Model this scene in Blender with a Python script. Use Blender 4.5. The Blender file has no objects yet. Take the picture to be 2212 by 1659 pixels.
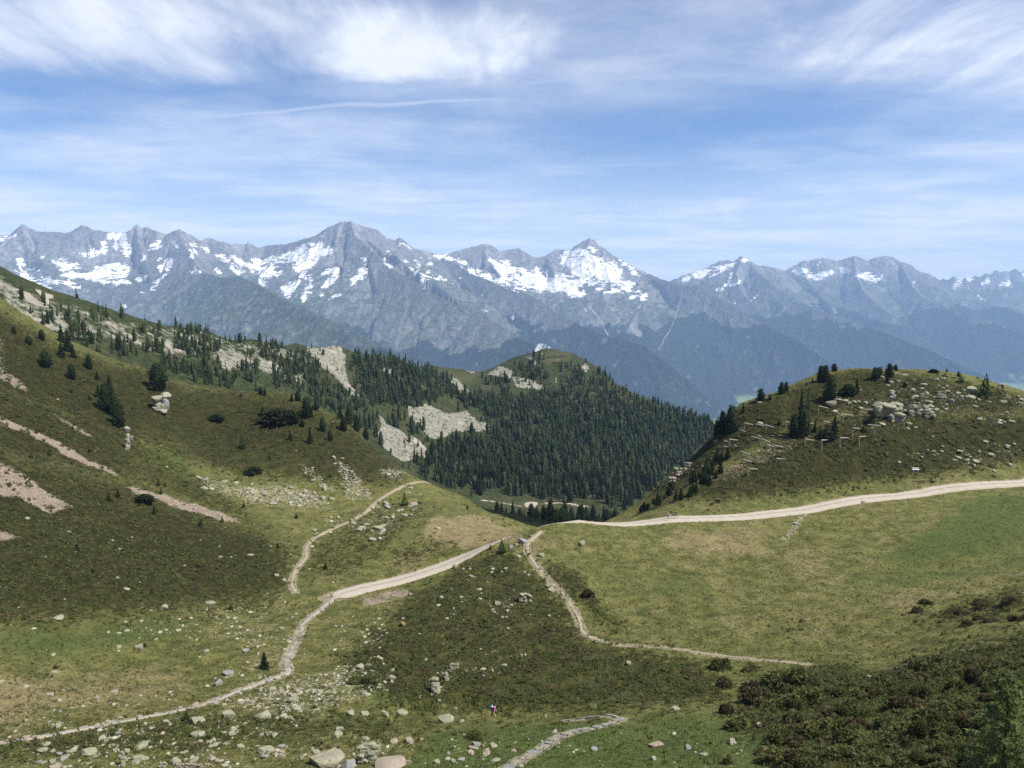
import bpy, bmesh, math, random
import numpy as np
from mathutils import Vector, Matrix

S = bpy.context.scene
COL = S.collection
rng = np.random.default_rng(7)
random.seed(7)

# ------------------------------------------------------------------ camera
F, CX, CY = 1661.0, 1106.0, 829.5          # focal length and centre in units of 1/2212 of the picture width
PITCH = math.radians(6.85)
cam_d = bpy.data.cameras.new('camera'); cam = bpy.data.objects.new('camera', cam_d)
COL.objects.link(cam); S.camera = cam
cam_d.sensor_width = 36.0; cam_d.lens = 36.0 * F / 2212.0
cam_d.clip_start = 0.2; cam_d.clip_end = 60000.0
cam.location = (0, 0, 0); cam.rotation_euler = (math.pi / 2 - PITCH, 0, 0)

# ------------------------------------------------------------------ light
SUN_EL, SUN_AZ = math.radians(55), math.radians(108)   # azimuth clockwise from +y (the view)
sun_d = bpy.data.lights.new('sun', 'SUN'); sun = bpy.data.objects.new('sun', sun_d); COL.objects.link(sun)
sun_d.energy = 4.8; sun_d.angle = math.radians(0.53); sun_d.color = (1.0, 0.955, 0.88)
sdir = Vector((math.sin(SUN_AZ) * math.cos(SUN_EL), math.cos(SUN_AZ) * math.cos(SUN_EL), math.sin(SUN_EL)))
sun.rotation_euler = sdir.to_track_quat('Z', 'Y').to_euler()
S.view_settings.view_transform = 'Standard'; S.view_settings.look = 'None'
S.view_settings.gamma = 1.0; S.view_settings.use_curve_mapping = False
S.view_settings.exposure = 0.72
S.cycles.use_denoising = False; S.cycles.use_adaptive_sampling = False; S.render.filter_size = 1.15; S.cycles.sample_clamp_indirect = 6.0
HAZE_DENSITY = 6.0e-5
HAZE_COLOR = (0.42, 0.64, 1.0)

# ------------------------------------------------------------------ node helpers
class NT:
    def __init__(s, tree):
        s.t = tree; s.n = tree.nodes; s.l = tree.links
    def new(s, typ, **kw):
        nd = s.n.new(typ)
        for k, v in kw.items(): setattr(nd, k, v)
        return nd
    def put(s, sock, v):
        if hasattr(v, 'is_output') or isinstance(v, bpy.types.NodeSocket): s.l.new(v, sock)
        elif isinstance(v, (tuple, list)) and len(v) == 3 and sock.type == 'RGBA': sock.default_value = (*v, 1)
        else: sock.default_value = v
    def math(s, op, a, b=0.5, c=None, clamp=False):
        nd = s.new('ShaderNodeMath', operation=op, use_clamp=clamp)
        s.put(nd.inputs[0], a); s.put(nd.inputs[1], b)
        if c is not None: s.put(nd.inputs[2], c)
        return nd.outputs[0]
    def mix(s, f, a, b, blend='MIX'):
        nd = s.new('ShaderNodeMix', data_type='RGBA', blend_type=blend)
        s.put(nd.inputs[0], f); s.put(nd.inputs[6], a); s.put(nd.inputs[7], b)
        return nd.outputs[2]
    def step(s, v, lo, hi):                       # smooth 0..1 between lo and hi
        nd = s.new('ShaderNodeMapRange', interpolation_type='SMOOTHSTEP')
        s.put(nd.inputs[0], v); s.put(nd.inputs[1], lo); s.put(nd.inputs[2], hi)
        return nd.outputs[0]
    def noise(s, vec, scale, detail=3, rough=0.55, dist=0.0):
        nd = s.new('ShaderNodeTexNoise')
        s.put(nd.inputs['Vector'], vec); nd.inputs['Scale'].default_value = scale
        nd.inputs['Detail'].default_value = detail; nd.inputs['Roughness'].default_value = rough
        nd.inputs['Distortion'].default_value = dist
        return nd.outputs[0]
    def voro(s, vec, scale, out='Distance', rand=1.0):
        nd = s.new('ShaderNodeTexVoronoi'); s.put(nd.inputs['Vector'], vec)
        nd.inputs['Scale'].default_value = scale; nd.inputs['Randomness'].default_value = rand
        return nd.outputs[out]
    def mapping(s, vec, scale=(1, 1, 1), rot=(0, 0, 0), loc=(0, 0, 0)):
        nd = s.new('ShaderNodeMapping'); s.put(nd.inputs[0], vec)
        nd.inputs['Scale'].default_value = scale; nd.inputs['Rotation'].default_value = rot
        nd.inputs['Location'].default_value = loc
        return nd.outputs[0]
    def attr(s, name):
        return s.new('ShaderNodeAttribute', attribute_name=name)

def material(name):
    m = bpy.data.materials.new(name); m.use_nodes = True
    t = NT(m.node_tree); b = m.node_tree.nodes['Principled BSDF']
    b.inputs['Roughness'].default_value = 0.9
    b.inputs['Specular IOR Level'].default_value = 0.15
    return m, t, b

def leafy(t, b, amount):                     # leaves let light through
    out = [n for n in t.n if n.type == 'OUTPUT_MATERIAL'][0]; tr = t.new('ShaderNodeBsdfTranslucent'); mx = t.new('ShaderNodeMixShader')
    src = b.inputs['Base Color'].links[0].from_socket; t.put(tr.inputs[0], src); mx.inputs[0].default_value = amount
    t.l.new(b.outputs[0], mx.inputs[1]); t.l.new(tr.outputs[0], mx.inputs[2]); t.l.new(mx.outputs[0], out.inputs[0])

def plain(name, col, rough=0.85, var=0.25, scale=6.0, spec=0.2):
    m, t, b = material(name)
    p = t.new('ShaderNodeTexCoord').outputs['Object']
    n = t.noise(p, scale, 3)
    t.put(b.inputs['Base Color'], t.mix(n, tuple(c * (1 - var) for c in col), tuple(min(1, c * (1 + var)) for c in col)))
    b.inputs['Roughness'].default_value = rough; b.inputs['Specular IOR Level'].default_value = spec
    return m

# ------------------------------------------------------------------ sky
W = bpy.data.worlds.new('World'); S.world = W; W.use_nodes = True
w = NT(W.node_tree); bg = W.node_tree.nodes['Background']
sky = w.new('ShaderNodeTexSky', sky_type='NISHITA', sun_disc=False)
sky.sun_elevation = SUN_EL; sky.sun_rotation = SUN_AZ; sky.altitude = 2300; sky.air_density = 1.0; sky.dust_density = 0.6; sky.ozone_density = 1.6
dirv = w.new('ShaderNodeTexCoord').outputs['Generated']
sep = w.new('ShaderNodeSeparateXYZ'); w.put(sep.inputs[0], dirv)
dx, dy, dz = sep.outputs
inv = w.math('DIVIDE', 1.0, w.math('ADD', w.math('MAXIMUM', dz, 0.0), 0.06))
comb = w.new('ShaderNodeCombineXYZ')
w.put(comb.inputs[0], w.math('MULTIPLY', dx, inv)); w.put(comb.inputs[1], w.math('MULTIPLY', dy, inv))
pl = comb.outputs[0]                         # a flat cirrus sheet overhead, seen in perspective
warp = w.new('ShaderNodeTexNoise'); w.put(warp.inputs['Vector'], pl); warp.inputs['Scale'].default_value = 0.9; warp.inputs['Detail'].default_value = 3
wv = w.new('ShaderNodeVectorMath', operation='MULTIPLY_ADD')
wc = w.new('ShaderNodeVectorMath', operation='SUBTRACT'); w.put(wc.inputs[0], warp.outputs['Color']); wc.inputs[1].default_value = (0.5, 0.5, 0.5)
w.put(wv.inputs[0], wc.outputs[0]); wv.inputs[1].default_value = (0.42, 0.42, 0); w.put(wv.inputs[2], pl)
fib = w.noise(w.mapping(wv.outputs[0], (1.7, 0.55, 1), (0, 0, math.radians(38)), (3.1, 1.2, 0)), 2.3, 9, 0.60, 0.15)
veil = w.noise(w.mapping(wv.outputs[0], (0.6, 0.75, 1), (0, 0, math.radians(-8)), (0.4, 2.7, 0)), 1.15, 7, 0.58, 0.05)
band = w.noise(w.mapping(wv.outputs[0], (0.42, 0.85, 1), (0, 0, math.radians(18)), (7.4, 0.3, 0)), 0.8, 8, 0.6, 0.05)

def blob(cx, cy, rx, ry, rot=0.0):           # one cloud of the sheet, as an ellipse on it: 1 in the middle, 0 at the rim
    sx = w.math('SUBTRACT', wsx, cx); sy = w.math('SUBTRACT', wsy, cy)
    c, s_ = math.cos(rot), math.sin(rot)
    u = w.math('DIVIDE', w.math('ADD', w.math('MULTIPLY', sx, c), w.math('MULTIPLY', sy, s_)), rx)
    v = w.math('DIVIDE', w.math('SUBTRACT', w.math('MULTIPLY', sy, c), w.math('MULTIPLY', sx, s_)), ry)
    d2 = w.math('ADD', w.math('MULTIPLY', u, u), w.math('MULTIPLY', v, v))
    return w.math('SUBTRACT', 1.0, d2, clamp=True)
sp2 = w.new('ShaderNodeSeparateXYZ'); w.put(sp2.inputs[0], wv.outputs[0])
wsx, wsy = sp2.outputs[0], sp2.outputs[1]
c1 = blob(-0.95, 2.62, 1.15, 0.58, math.radians(4)); c1b = blob(-0.27, 2.76, 0.52, 0.46, math.radians(-38))
c2 = blob(1.65, 2.62, 1.05, 0.66, math.radians(8)); c3 = blob(-2.1, 2.5, 1.5, 0.5, math.radians(-6))
trail = blob(-0.70, 3.47, 0.72, 0.035, math.radians(-6))
low = w.step(dz, 0.02, 0.20)
core = w.math('ADD', w.math('MULTIPLY', c1, 0.78), w.math('MULTIPLY', c1b, 0.52))
core = w.math('ADD', core, w.math('MULTIPLY', c2, 0.62)); core = w.math('ADD', core, w.math('MULTIPLY', c3, 0.34))
cov = w.math('MULTIPLY', w.step(w.math('ADD', core, w.math('MULTIPLY', w.math('SUBTRACT', fib, 0.5), 1.7)), 0.0, 1.45), w.math('MULTIPLY', w.step(core, 0.0, 0.3), 0.84))
v1 = w.math('MULTIPLY', w.step(veil, 0.38, 0.82), 0.50)
v2 = w.math('MULTIPLY', w.step(band, 0.40, 0.82), 0.40)
cov = w.math('ADD', cov, w.math('MULTIPLY', w.math('ADD', v1, v2), w.math('ADD', 0.55, w.math('MULTIPLY', fib, 0.8))))
cov = w.math('ADD', cov, w.math('MULTIPLY', trail, 0.22))
cov = w.math('ADD', cov, w.math('MULTIPLY', w.math('SUBTRACT', 1.0, w.step(dz, 0.02, 0.20)), w.math('ADD', 0.22, w.math('MULTIPLY', band, 0.55))))
puff = w.noise(dirv, 26.0, 5, 0.55)
def small(x, y, z, r):                        # a small cumulus puff far off
    dd = w.new('ShaderNodeVectorMath', operation='DISTANCE'); w.put(dd.inputs[0], dirv); dd.inputs[1].default_value = (x, y, z)
    return w.step(w.math('ADD', w.math('DIVIDE', dd.outputs['Value'], r), w.math('MULTIPLY', w.math('SUBTRACT', puff, 0.5), 2.4)), 1.0, 0.1)
cov = w.math('ADD', cov, w.math('MULTIPLY', small(0.476, 0.879, 0.026, 0.024), 0.6))
cov = w.math('ADD', cov, w.math('MULTIPLY', small(0.262, 0.960, 0.100, 0.022), 0.18))
cov = w.math('MINIMUM', cov, 0.84)
blue = w.mix(1.0, sky.outputs[0], (0.80, 0.93, 1.10), 'MULTIPLY')
w.put(bg.inputs[0], w.mix(cov, blue, (8.7, 8.9, 9.3)))
bg.inputs[1].default_value = 0.078

# ------------------------------------------------------------------ numpy helpers
CP, SP = math.cos(PITCH), math.sin(PITCH)
def P(px, py, Y):                             # point seen at px, py, at the forward distance Y
    u = (px - CX) / F; v = (CY - py) / F
    dy = CP + v * SP; dz = -SP + v * CP
    return (u * Y / dy, Y, dz * Y / dy)
def ray(px, py):
    u = (px - CX) / F; v = (CY - py) / F
    return Vector((u, CP + v * SP, -SP + v * CP)).normalized()
def project(x, y, z):
    f = y * CP - z * SP; up = y * SP + z * CP
    f = np.maximum(f, 1e-3)
    return CX + F * x / f, CY - F * up / f

def _hash(ix, iy, seed):
    h = (ix.astype(np.int64) * 374761393 + iy.astype(np.int64) * 668265263 + seed * 974634537) & 0xffffffff
    h = ((h ^ (h >> 13)) * 1274126177) & 0xffffffff
    h = h ^ (h >> 16)
    return (h & 0xffff).astype(np.float32) / 65535.0
def vnoise(x, y, seed=0):                     # smooth value noise in 0..1
    x = np.asarray(x, np.float32); y = np.asarray(y, np.float32)
    ix = np.floor(x); iy = np.floor(y); fx = x - ix; fy = y - iy
    fx = fx * fx * fx * (fx * (fx * 6 - 15) + 10); fy = fy * fy * fy * (fy * (fy * 6 - 15) + 10)
    a = _hash(ix, iy, seed); b = _hash(ix + 1, iy, seed); c = _hash(ix, iy + 1, seed); d = _hash(ix + 1, iy + 1, seed)
    return a + (b - a) * fx + (c - a) * fy + (a - b - c + d) * fx * fy
def fbm(x, y, octaves=4, seed=0, gain=0.5):
    s = 0.0; a = 1.0; t = 0.0
    for k in range(octaves):
        c, sn = math.cos(0.6 * k), math.sin(0.6 * k)
        s = s + a * (vnoise(x * c - y * sn + 17.3 * k, x * sn + y * c - 9.1 * k, seed + k) - 0.5); t += a
        x = x * 2.03; y = y * 2.03; a *= gain
    return s / t * 2
def ridged(x, y, octaves=4, seed=0, gain=0.5):
    s = 0.0; a = 1.0; t = 0.0
    for k in range(octaves):
        n = 1 - np.abs(vnoise(x + 5.7 * k, y - 3.3 * k, seed + k) * 2 - 1); s = s + a * n * n; t += a
        x = x * 2.1; y = y * 2.1; a *= gain
    return s / t
def sstep(v, lo, hi):
    t = np.clip((v - lo) / (hi - lo), 0, 1); return t * t * (3 - 2 * t)

class RBF:                                    # a smooth height surface through measured points
    def __init__(s, pts, smooth=0.0):
        p = np.array(pts, np.float64); s.sc = p[:, :2].std(); s.c = p[:, :2] / s.sc
        n = len(p); d = np.linalg.norm(s.c[:, None] - s.c[None], axis=2)
        A = np.zeros((n + 3, n + 3)); A[:n, :n] = d + np.eye(n) * smooth
        A[:n, n] = 1; A[:n, n + 1:] = s.c; A[n:, :n] = A[:n, n:].T
        b = np.zeros(n + 3); b[:n] = p[:, 2]
        s.w = np.linalg.solve(A, b)
    def __call__(s, x, y):
        x = np.asarray(x, np.float32).ravel() / s.sc; y = np.asarray(y, np.float32).ravel() / s.sc
        out = np.empty(len(x), np.float32); n = len(s.c); wt = s.w.astype(np.float32); c = s.c.astype(np.float32)
        for i in range(0, len(x), 40000):
            a, b = x[i:i + 40000], y[i:i + 40000]
            d = np.sqrt((a[:, None] - c[None, :, 0]) ** 2 + (b[:, None] - c[None, :, 1]) ** 2)
            out[i:i + 40000] = d @ wt[:n] + wt[n] + a * wt[n + 1] + b * wt[n + 2]
        return out

# masks: areas drawn as outlines over the ground the camera sees, blurred, then stored on the ground's own vertices
MW, MH = 1306, 830
def blur(a, r):
    r = int(r)
    if r < 1: return a
    for _ in range(2):
        for ax in (0, 1):
            k = 2 * r + 1
            c = np.cumsum(np.pad(a, [(r + 1, r) if i == ax else (0, 0) for i in (0, 1)], mode='edge'), axis=ax, dtype=np.float64)
            a = ((np.take(c, range(k, c.shape[ax]), ax) - np.take(c, range(0, c.shape[ax] - k), ax)) / k).astype(np.float32)
    return a
class Mask:
    def __init__(s, x0=-200, y0=0, step=2.0, w=MW, h=MH):
        s.x0, s.y0, s.step = x0, y0, step; s.a = np.zeros((h, w), np.float32)
    def poly(s, pts, val=1.0, soft=0):
        h, w_ = s.a.shape; pts = [((x - s.x0) / s.step, (y - s.y0) / s.step) for x, y in pts]
        xs = [p[0] for p in pts]; ys = [p[1] for p in pts]; m = soft * 3 + 2
        ax0, ax1 = max(0, int(min(xs) - m)), min(w_, int(max(xs) + m) + 1)
        ay0, ay1 = max(0, int(min(ys) - m)), min(h, int(max(ys) + m) + 1)
        if ax1 <= ax0 or ay1 <= ay0: return s
        X, Y = np.meshgrid(np.arange(ax0, ax1) + 0.5, np.arange(ay0, ay1) + 0.5)
        ins = np.zeros(X.shape, bool); n = len(pts)
        for i in range(n):
            (x1, y1), (x2, y2) = pts[i], pts[(i + 1) % n]
            if y1 == y2: continue
            ins ^= ((y1 > Y) != (y2 > Y)) & (X < (x2 - x1) * (Y - y1) / (y2 - y1) + x1)
        b = blur(ins.astype(np.float32), soft) * val
        sub = s.a[ay0:ay1, ax0:ax1]; np.maximum(sub, b, out=sub)
        return s
    def line(s, pts, width, val=1.0, soft=0):
        for (x1, y1), (x2, y2) in zip(pts, pts[1:]):
            l = math.hypot(x2 - x1, y2 - y1) or 1; nx, ny = -(y2 - y1) / l * width / 2, (x2 - x1) / l * width / 2
            s.poly([(x1 + nx, y1 + ny), (x2 + nx, y2 + ny), (x2 - nx, y2 - ny), (x1 - nx, y1 - ny)], val, soft)
        return s
    def at(s, px, py):
        fx = np.clip((px - s.x0) / s.step - 0.5, 0, s.a.shape[1] - 1.001); fy = np.clip((py - s.y0) / s.step - 0.5, 0, s.a.shape[0] - 1.001)
        ix = fx.astype(int); iy = fy.astype(int); fx = fx - ix; fy = fy - iy; a = s.a
        return (a[iy, ix] * (1 - fx) + a[iy, ix + 1] * fx) * (1 - fy) + (a[iy + 1, ix] * (1 - fx) + a[iy + 1, ix + 1] * fx) * fy

def grid_mesh(name, X, Y, Z, keep=None, attrs=None, mat=None, smooth=True):
    nr, nc = X.shape; idx = np.arange(nr * nc).reshape(nr, nc)
    q = np.stack([idx[:-1, :-1], idx[:-1, 1:], idx[1:, 1:], idx[1:, :-1]], -1).reshape(-1, 4)
    if keep is not None:
        q = q[keep.ravel()]
        used = np.zeros(nr * nc, bool); used[q.ravel()] = True
        remap = np.cumsum(used) - 1; q = remap[q]
    else: used = slice(None)
    v = np.stack([X.ravel(), Y.ravel(), Z.ravel()], -1)[used].astype(np.float32)
    me = fast_mesh(name, v, q)
    for k, a in (attrs or {}).items():
        at = me.attributes.new(k, 'FLOAT', 'POINT'); at.data.foreach_set('value', a.ravel()[used].astype(np.float32))
    if smooth: me.polygons.foreach_set('use_smooth', np.ones(len(q), bool))
    if mat: me.materials.append(mat)
    o = bpy.data.objects.new(name, me); COL.objects.link(o)
    return o
def fast_mesh(name, v, f):
    me = bpy.data.meshes.new(name); k = f.shape[1]
    me.vertices.add(len(v)); me.vertices.foreach_set('co', np.asarray(v, np.float32).ravel())
    me.loops.add(f.size); me.loops.foreach_set('vertex_index', f.ravel().astype(np.int32))
    me.polygons.add(len(f)); me.polygons.foreach_set('loop_start', np.arange(0, f.size, k, dtype=np.int32))
    me.update(calc_edges=True)
    return me
def kind(o, k): o['kind'] = k; return o

# ------------------------------------------------------------------ the far mountains
def zz(ox, oy, *pts): return [(ox + x / 6.0, oy + y / 6.0) for x, y in pts]
RIDGES = [   # crest and spur lines: (px, py, distance in km)
 [(-260,505,11.3),(-150,515,11.3),(0,507,11.2),(20,506,11.2),(48,483,11.2),(80,499,11.2),(127,501,11.2),(150,502,11.2),(178,485,11.2),(200,495,11.2),(233,500,11.2),(273,504,11.2),(288,490,11.2),(295,482,11.2),(303,494,11.2),(317,490,11.2),(340,500,11.1),(358,505,11.1),(387,494,11.0),(410,507,11.05),(433,519,11.1),(453,513,11.2),(473,520,11.2),(500,525,11.3),(527,528,11.4),(537,524,11.4),(560,535,11.5),(580,529,11.5),(617,527,11.4),(650,517,11.2),(680,510,11.0),(710,489,10.7),(737,479,10.5),(757,477,10.4),(781,487,10.5),(814,495,10.7),(837,514,10.9),(855,518,11.0),(862,511,11.0),(875,520,11.1),(894,537,11.2),(924,542,11.4),(951,550,11.6),(977,544,11.7),(1014,534,11.8),(1047,526,11.8),(1067,532,11.8),(1081,542,11.8),(1100,538,11.8),(1121,536,11.8),(1151,554,11.8),(1161,557,11.8),(1181,550,11.8),(1201,538,11.8),(1231,539,11.7),(1247,527,11.6),(1274,513,11.5),(1284,519,11.5),(1287,529,11.5),(1304,535,11.5),(1324,552,11.5),(1361,572,11.5),(1397,589,11.3),(1427,602,11.0),(1444,607,10.8),(1475,615,10.4),(1508,617,10.1),(1541,636,9.9),(1575,656,9.6),(1625,686,9.2),(1675,712,8.9),(1721,732,8.6),(1758,759,8.3),(1808,790,8.0),(1860,840,7.8)],
 [(757,477,10.4),(770,510,10.0),(801,535,9.5),(844,579,9.0),(885,600,8.65),(924,626,8.3),(971,652,7.9),(1031,672,7.5),(1071,696,7.2),(1121,729,6.9),(1154,742,6.7),(1200,790,6.5),(1260,850,6.3)],
 [(951,550,11.6),(966,560,11.3),(994,572,10.9),(1019,592,10.5),(1054,604,10.1),(1092,622,9.7),(1106,625,9.6),(1139,635,9.3),(1161,647,9.0),(1199,670,8.6),(1226,687,8.3),(1266,709,8.0),(1316,727,7.7),(1356,735,7.5),(1400,752,7.2),(1450,790,7.0),(1520,850,6.9),(1565,890,6.85)],
 [(387,494,11.0),(400,530,10.4),(420,565,9.6),(433,586,8.9),(478,598,8.4),(520,596,7.9),(567,619,7.4),(603,641,7.0),(623,649,6.8),(667,669,6.4),(700,685,6.1),(737,702,5.9),(771,716,5.6),(813,745,5.3),(857,769,5.0),(900,800,4.8)],
 [(295,483,11.2),(300,520,10.85),(310,555,10.45),(325,598,9.9),(345,640,9.4)],
 [(48,483,11.2),(62,535,10.8),(100,570,10.35),(125,592,9.9)],
 [(178,485,11.2),(192,530,10.9),(190,562,10.6)],
 [(737,479,10.5),(722,520,10.15),(700,556,9.8),(672,595,9.4),(655,640,8.9)],
 [(1324,552,11.5),(1338,578,11.2),(1345,602,10.9),(1378,610,10.5)],
 [(1181,550,11.8),(1190,572,11.5),(1204,590,11.2)],
 [(1047,526,11.8),(1050,555,11.5),(1075,580,11.2)],
 [(1274,585,11.2),(1280,622,10.7),(1300,650,10.2),(1312,690,9.6)],
 [(1380,660,9.9),(1365,690,9.3),(1350,720,8.7)],
 [(1420,612,13.5),(1440,608,13.5),(1475,595,13.5),(1511,582,13.6),(1525,577,13.6),(1555,562,13.6),(1575,561,13.6),(1585,564,13.6),(1597,553,13.6),(1605,552,13.6),(1618,562,13.6),(1635,572,13.6),(1655,574,13.7),(1681,579,13.8),(1695,586,14.0),(1730,640,13.6)],
 [(1618,562,13.6),(1640,590,13.0),(1662,606,12.6),(1690,630,12.2),(1720,648,11.7),(1757,663,11.3),(1790,677,10.9),(1835,690,10.5),(1873,705,10.1),(1925,724,9.8),(2000,752,9.3),(2080,790,8.9),(2212,850,8.6),(2300,890,8.5)],
 [(1605,552,13.6),(1590,590,13.1),(1600,630,12.5),(1640,670,11.8),(1660,700,11.3)],
 [(1650,600,15.5),(1681,586,15.5),(1695,584,15.5),(1731,564,15.5),(1775,556,15.5),(1790,557,15.5),(1808,562,15.5),(1845,552,15.5),(1860,556,15.5),(1875,562,15.5),(1888,556,15.5),(1918,551,15.5),(1930,554,15.5),(1945,564,15.4),(1966,570,15.4),(1988,586,15.4),(2007,590,15.4),(2025,601,15.4),(2040,614,15.3),(2060,650,14.7),(2080,690,14)],
 [(1945,564,15.4),(1958,590,14.9),(1972,618,14.3),(1990,640,13.8),(2020,655,13.4),(2060,671,13.0),(2085,680,12.6),(2127,690,12.2),(2212,712,11.8),(2300,740,11.5)],
 [(1845,552,15.5),(1848,590,14.8),(1865,628,14.0),(1890,652,13.3),(1930,680,12.6)],
 [(1731,564,15.5),(1740,600,14.9),(1775,640,14.0),(1800,660,13.4)],
 [(2000,612,19),(2025,604,19),(2038,602,19),(2061,595,19),(2075,603,19),(2090,598,19),(2130,590,19),(2161,580,19),(2173,585,19),(2188,578,19),(2200,582,19),(2212,583,19),(2280,570,19),(2420,590,19)],
 [(2060,648,16),(2093,645,16),(2127,655,15.8),(2152,661,15.5),(2180,662,15.3),(2212,650,15.6),(2300,640,16)],
]
def _scale(k, px, km):
    if k in (13, 14, 15): return km * 0.87
    if k in (16, 17, 18, 19): return km * 0.83
    if k >= 20: return km * 0.745
    t_ = min(1.0, max(0.0, (px - 700) / 800.0)); return km * (0.80 + 0.12 * t_ * t_ * (3 - 2 * t_))
RIDGES = [[(a, b, _scale(k, a, c)) for a, b, c in R] for k, R in enumerate(RIDGES)]
FLOOR = -1090.0
def mountain_height(x, y):
    x = x.astype(np.float32); y = y.astype(np.float32)
    best = np.full(x.shape, -9000, np.float32); dist = np.full(x.shape, 1e5, np.float32)
    par = np.zeros(x.shape, np.float32); side = np.zeros(x.shape, np.float32)
    for k, R in enumerate(RIDGES):
        p = np.array([P(a, b, c * 1000) for a, b, c in R], np.float32); u0 = 1000.0 * k
        zt = np.full(x.shape, -9000, np.float32)
        for (ax, ay, az), (bx, by, bz) in zip(p, p[1:]):
            ex, ey = bx - ax, by - ay; L2 = ex * ex + ey * ey; L = math.sqrt(L2)
            # skip what this stretch cannot raise
            t = np.clip(((x - ax) * ex + (y - ay) * ey) / L2, 0, 1)
            qx = x - ax - t * ex; qy = y - ay - t * ey
            d = np.sqrt(qx * qx + qy * qy)
            z = az + t * (bz - az) - 0.60 * d - 95 * (1 - np.exp(-d / 170)) + 0.000035 * np.minimum(d, 2500) ** 2
            up = z > best
            best = np.where(up, z, best); dist = np.where(up, d, dist)
            par = np.where(up, u0 + t * L, par); side = np.where(up, np.sign(qx * ey - qy * ex) * 40 + k * 7, side)
            u0 += L
    wob = fbm(x / 260, y / 260, 3, 5) * 60
    rib = np.abs(vnoise((par + wob) / 210 + side, dist / 1900 + side, 3) * 2 - 1)
    rib2 = np.abs(vnoise((par + wob) / 78 + side * 1.7, dist / 700, 9) * 2 - 1)
    z = best - (1 - rib) * np.minimum(dist, 420) * 0.30 + 0.10 * np.minimum(dist, 420) - (1 - rib2) * np.minimum(dist, 200) * 0.20 + 0.05 * np.minimum(dist, 200)
    amp = sstep(dist, 0, 160)
    z = z + amp * (ridged(x / 480, y / 480, 6, 21, 0.55) - 0.45) * 150 + amp * fbm(x / 60, y / 60, 3, 41) * 20
    z = z + fbm(x / 45, y / 45, 2, 51) * 9 * (1 - amp)
    fl = FLOOR + fbm(x / 900, y / 900, 3, 71) * 12
    h = z - fl
    global GULLY; GULLY = 0.6 * (1 - rib) + 0.4 * (1 - rib2)
    return np.where(h > 150, z, fl + 75 * np.log1p(np.exp(np.clip(h - 20, -600, 400) / 75)))

rr = np.concatenate([np.linspace(3300, 5800, 120), np.linspace(5800, 7600, 160)[1:], np.linspace(7600, 11400, 400)[1:], np.linspace(11400, 16000, 170)[1:], np.linspace(16000, 18800, 30)[1:]])
th = np.radians(np.concatenate([np.linspace(-62, -37.5, 16), np.linspace(-37, 37, 960), np.linspace(37.5, 62, 16)]))
MX = np.outer(rr, np.sin(th)); MY = np.outer(rr, np.cos(th))
MZ = mountain_height(MX.ravel(), MY.ravel()).reshape(MX.shape)
el = MZ / rr[:, None]; hor = np.maximum.accumulate(el, axis=0)
back = np.roll(hor, 1, 0); back[0] = -9
vis = el > back - 0.012
keep = vis[:-1, :-1] | vis[1:, :-1] | vis[:-1, 1:] | vis[1:, 1:]
mpx, mpy = project(MX, MY, MZ)

SNOW = Mask(-60, 450, 1.0, 2330, 350)
A, B, C, D, E, Fc = (0, 438.9), (368.7, 438.9), (737.3, 493.7), (1106, 493.7), (1474.7, 521.2), (1843.3, 521.2)
def snow(off, *polys):
    for p in polys: SNOW.poly(zz(*off, *p), 1.0, 0)
snow(A, [(-300,500),(-120,400),(0,420),(120,410),(80,470),(215,380),(215,410),(100,480),(0,535),(-300,640)],
 [(205,725),(290,715),(310,735),(280,760),(420,825),(570,905),(540,908),(360,835),(260,770),(290,870),(420,960),(500,965),(520,1000),(600,1060),(690,1110),(650,1140),(570,1120),(440,1050),(300,970),(210,900),(170,850),(280,910),(260,880),(230,800)],
 [(505,645),(540,650),(590,695),(545,730)],
 [(640,725),(720,760),(750,720),(830,740),(890,790),(980,765),(1040,810),(1000,860),(960,890),(1060,900),(1270,910),(1200,870),(1260,820),(1380,800),(1550,785),(1680,840),(1640,930),(1670,990),(1715,1050),(1540,1050),(1310,1025),(1160,980),(1020,945),(870,990),(790,950),(800,890),(740,830)],
 [(660,990),(800,985),(850,1010),(910,1020),(960,1070),(1055,1065),(1030,1105),(930,1085),(800,1050),(700,1020)],
 [(520,935),(600,960),(700,1020),(790,1070),(650,1050),(560,1000)],
 [(1400,385),(1470,385),(1560,400),(1635,405),(1650,520),(1660,600),(1715,585),(1690,660),(1640,705),(1610,640),(1590,560),(1540,470),(1500,430),(1510,520),(1530,590),(1510,615),(1475,580),(1490,470),(1445,400),(1425,500),(1405,460)],
 [(1260,460),(1310,490),(1380,495),(1370,600),(1360,680),(1310,630),(1330,550)],
 [(1040,580),(1080,640),(1150,640),(1220,600),(1330,660),(1210,690),(1130,670),(1090,700)],
 [(1945,515),(2020,525),(2135,530),(2050,590),(1915,630)], [(2035,485),(2105,485),(2060,515)], [(1790,795),(1850,690),(1910,680),(1850,755)],
 [(2025,710),(2160,670),(2080,750),(2140,800),(2090,900),(2060,870)], [(1705,960),(1780,940),(1850,920),(1910,940),(1880,1000),(1790,1045)],
 [(2150,750),(2230,690),(2230,880),(2100,990),(2050,1060),(2000,1150),(1940,1175),(1950,1070),(2030,1040),(1950,1025),(2050,980),(2150,900)],
 [(1800,1160),(1860,1145),(1890,1170),(1810,1185)], [(1580,1290),(1650,1330),(1660,1385),(1600,1345)], [(1020,1130),(1130,1135),(1195,1105),(1150,1145),(1050,1145)],
 [(1780,870),(1810,825),(1800,880)], [(950,1235),(1030,1245),(980,1252)], [(985,640),(1010,620),(1040,640)], [(600,510),(640,515),(640,530)])
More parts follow.
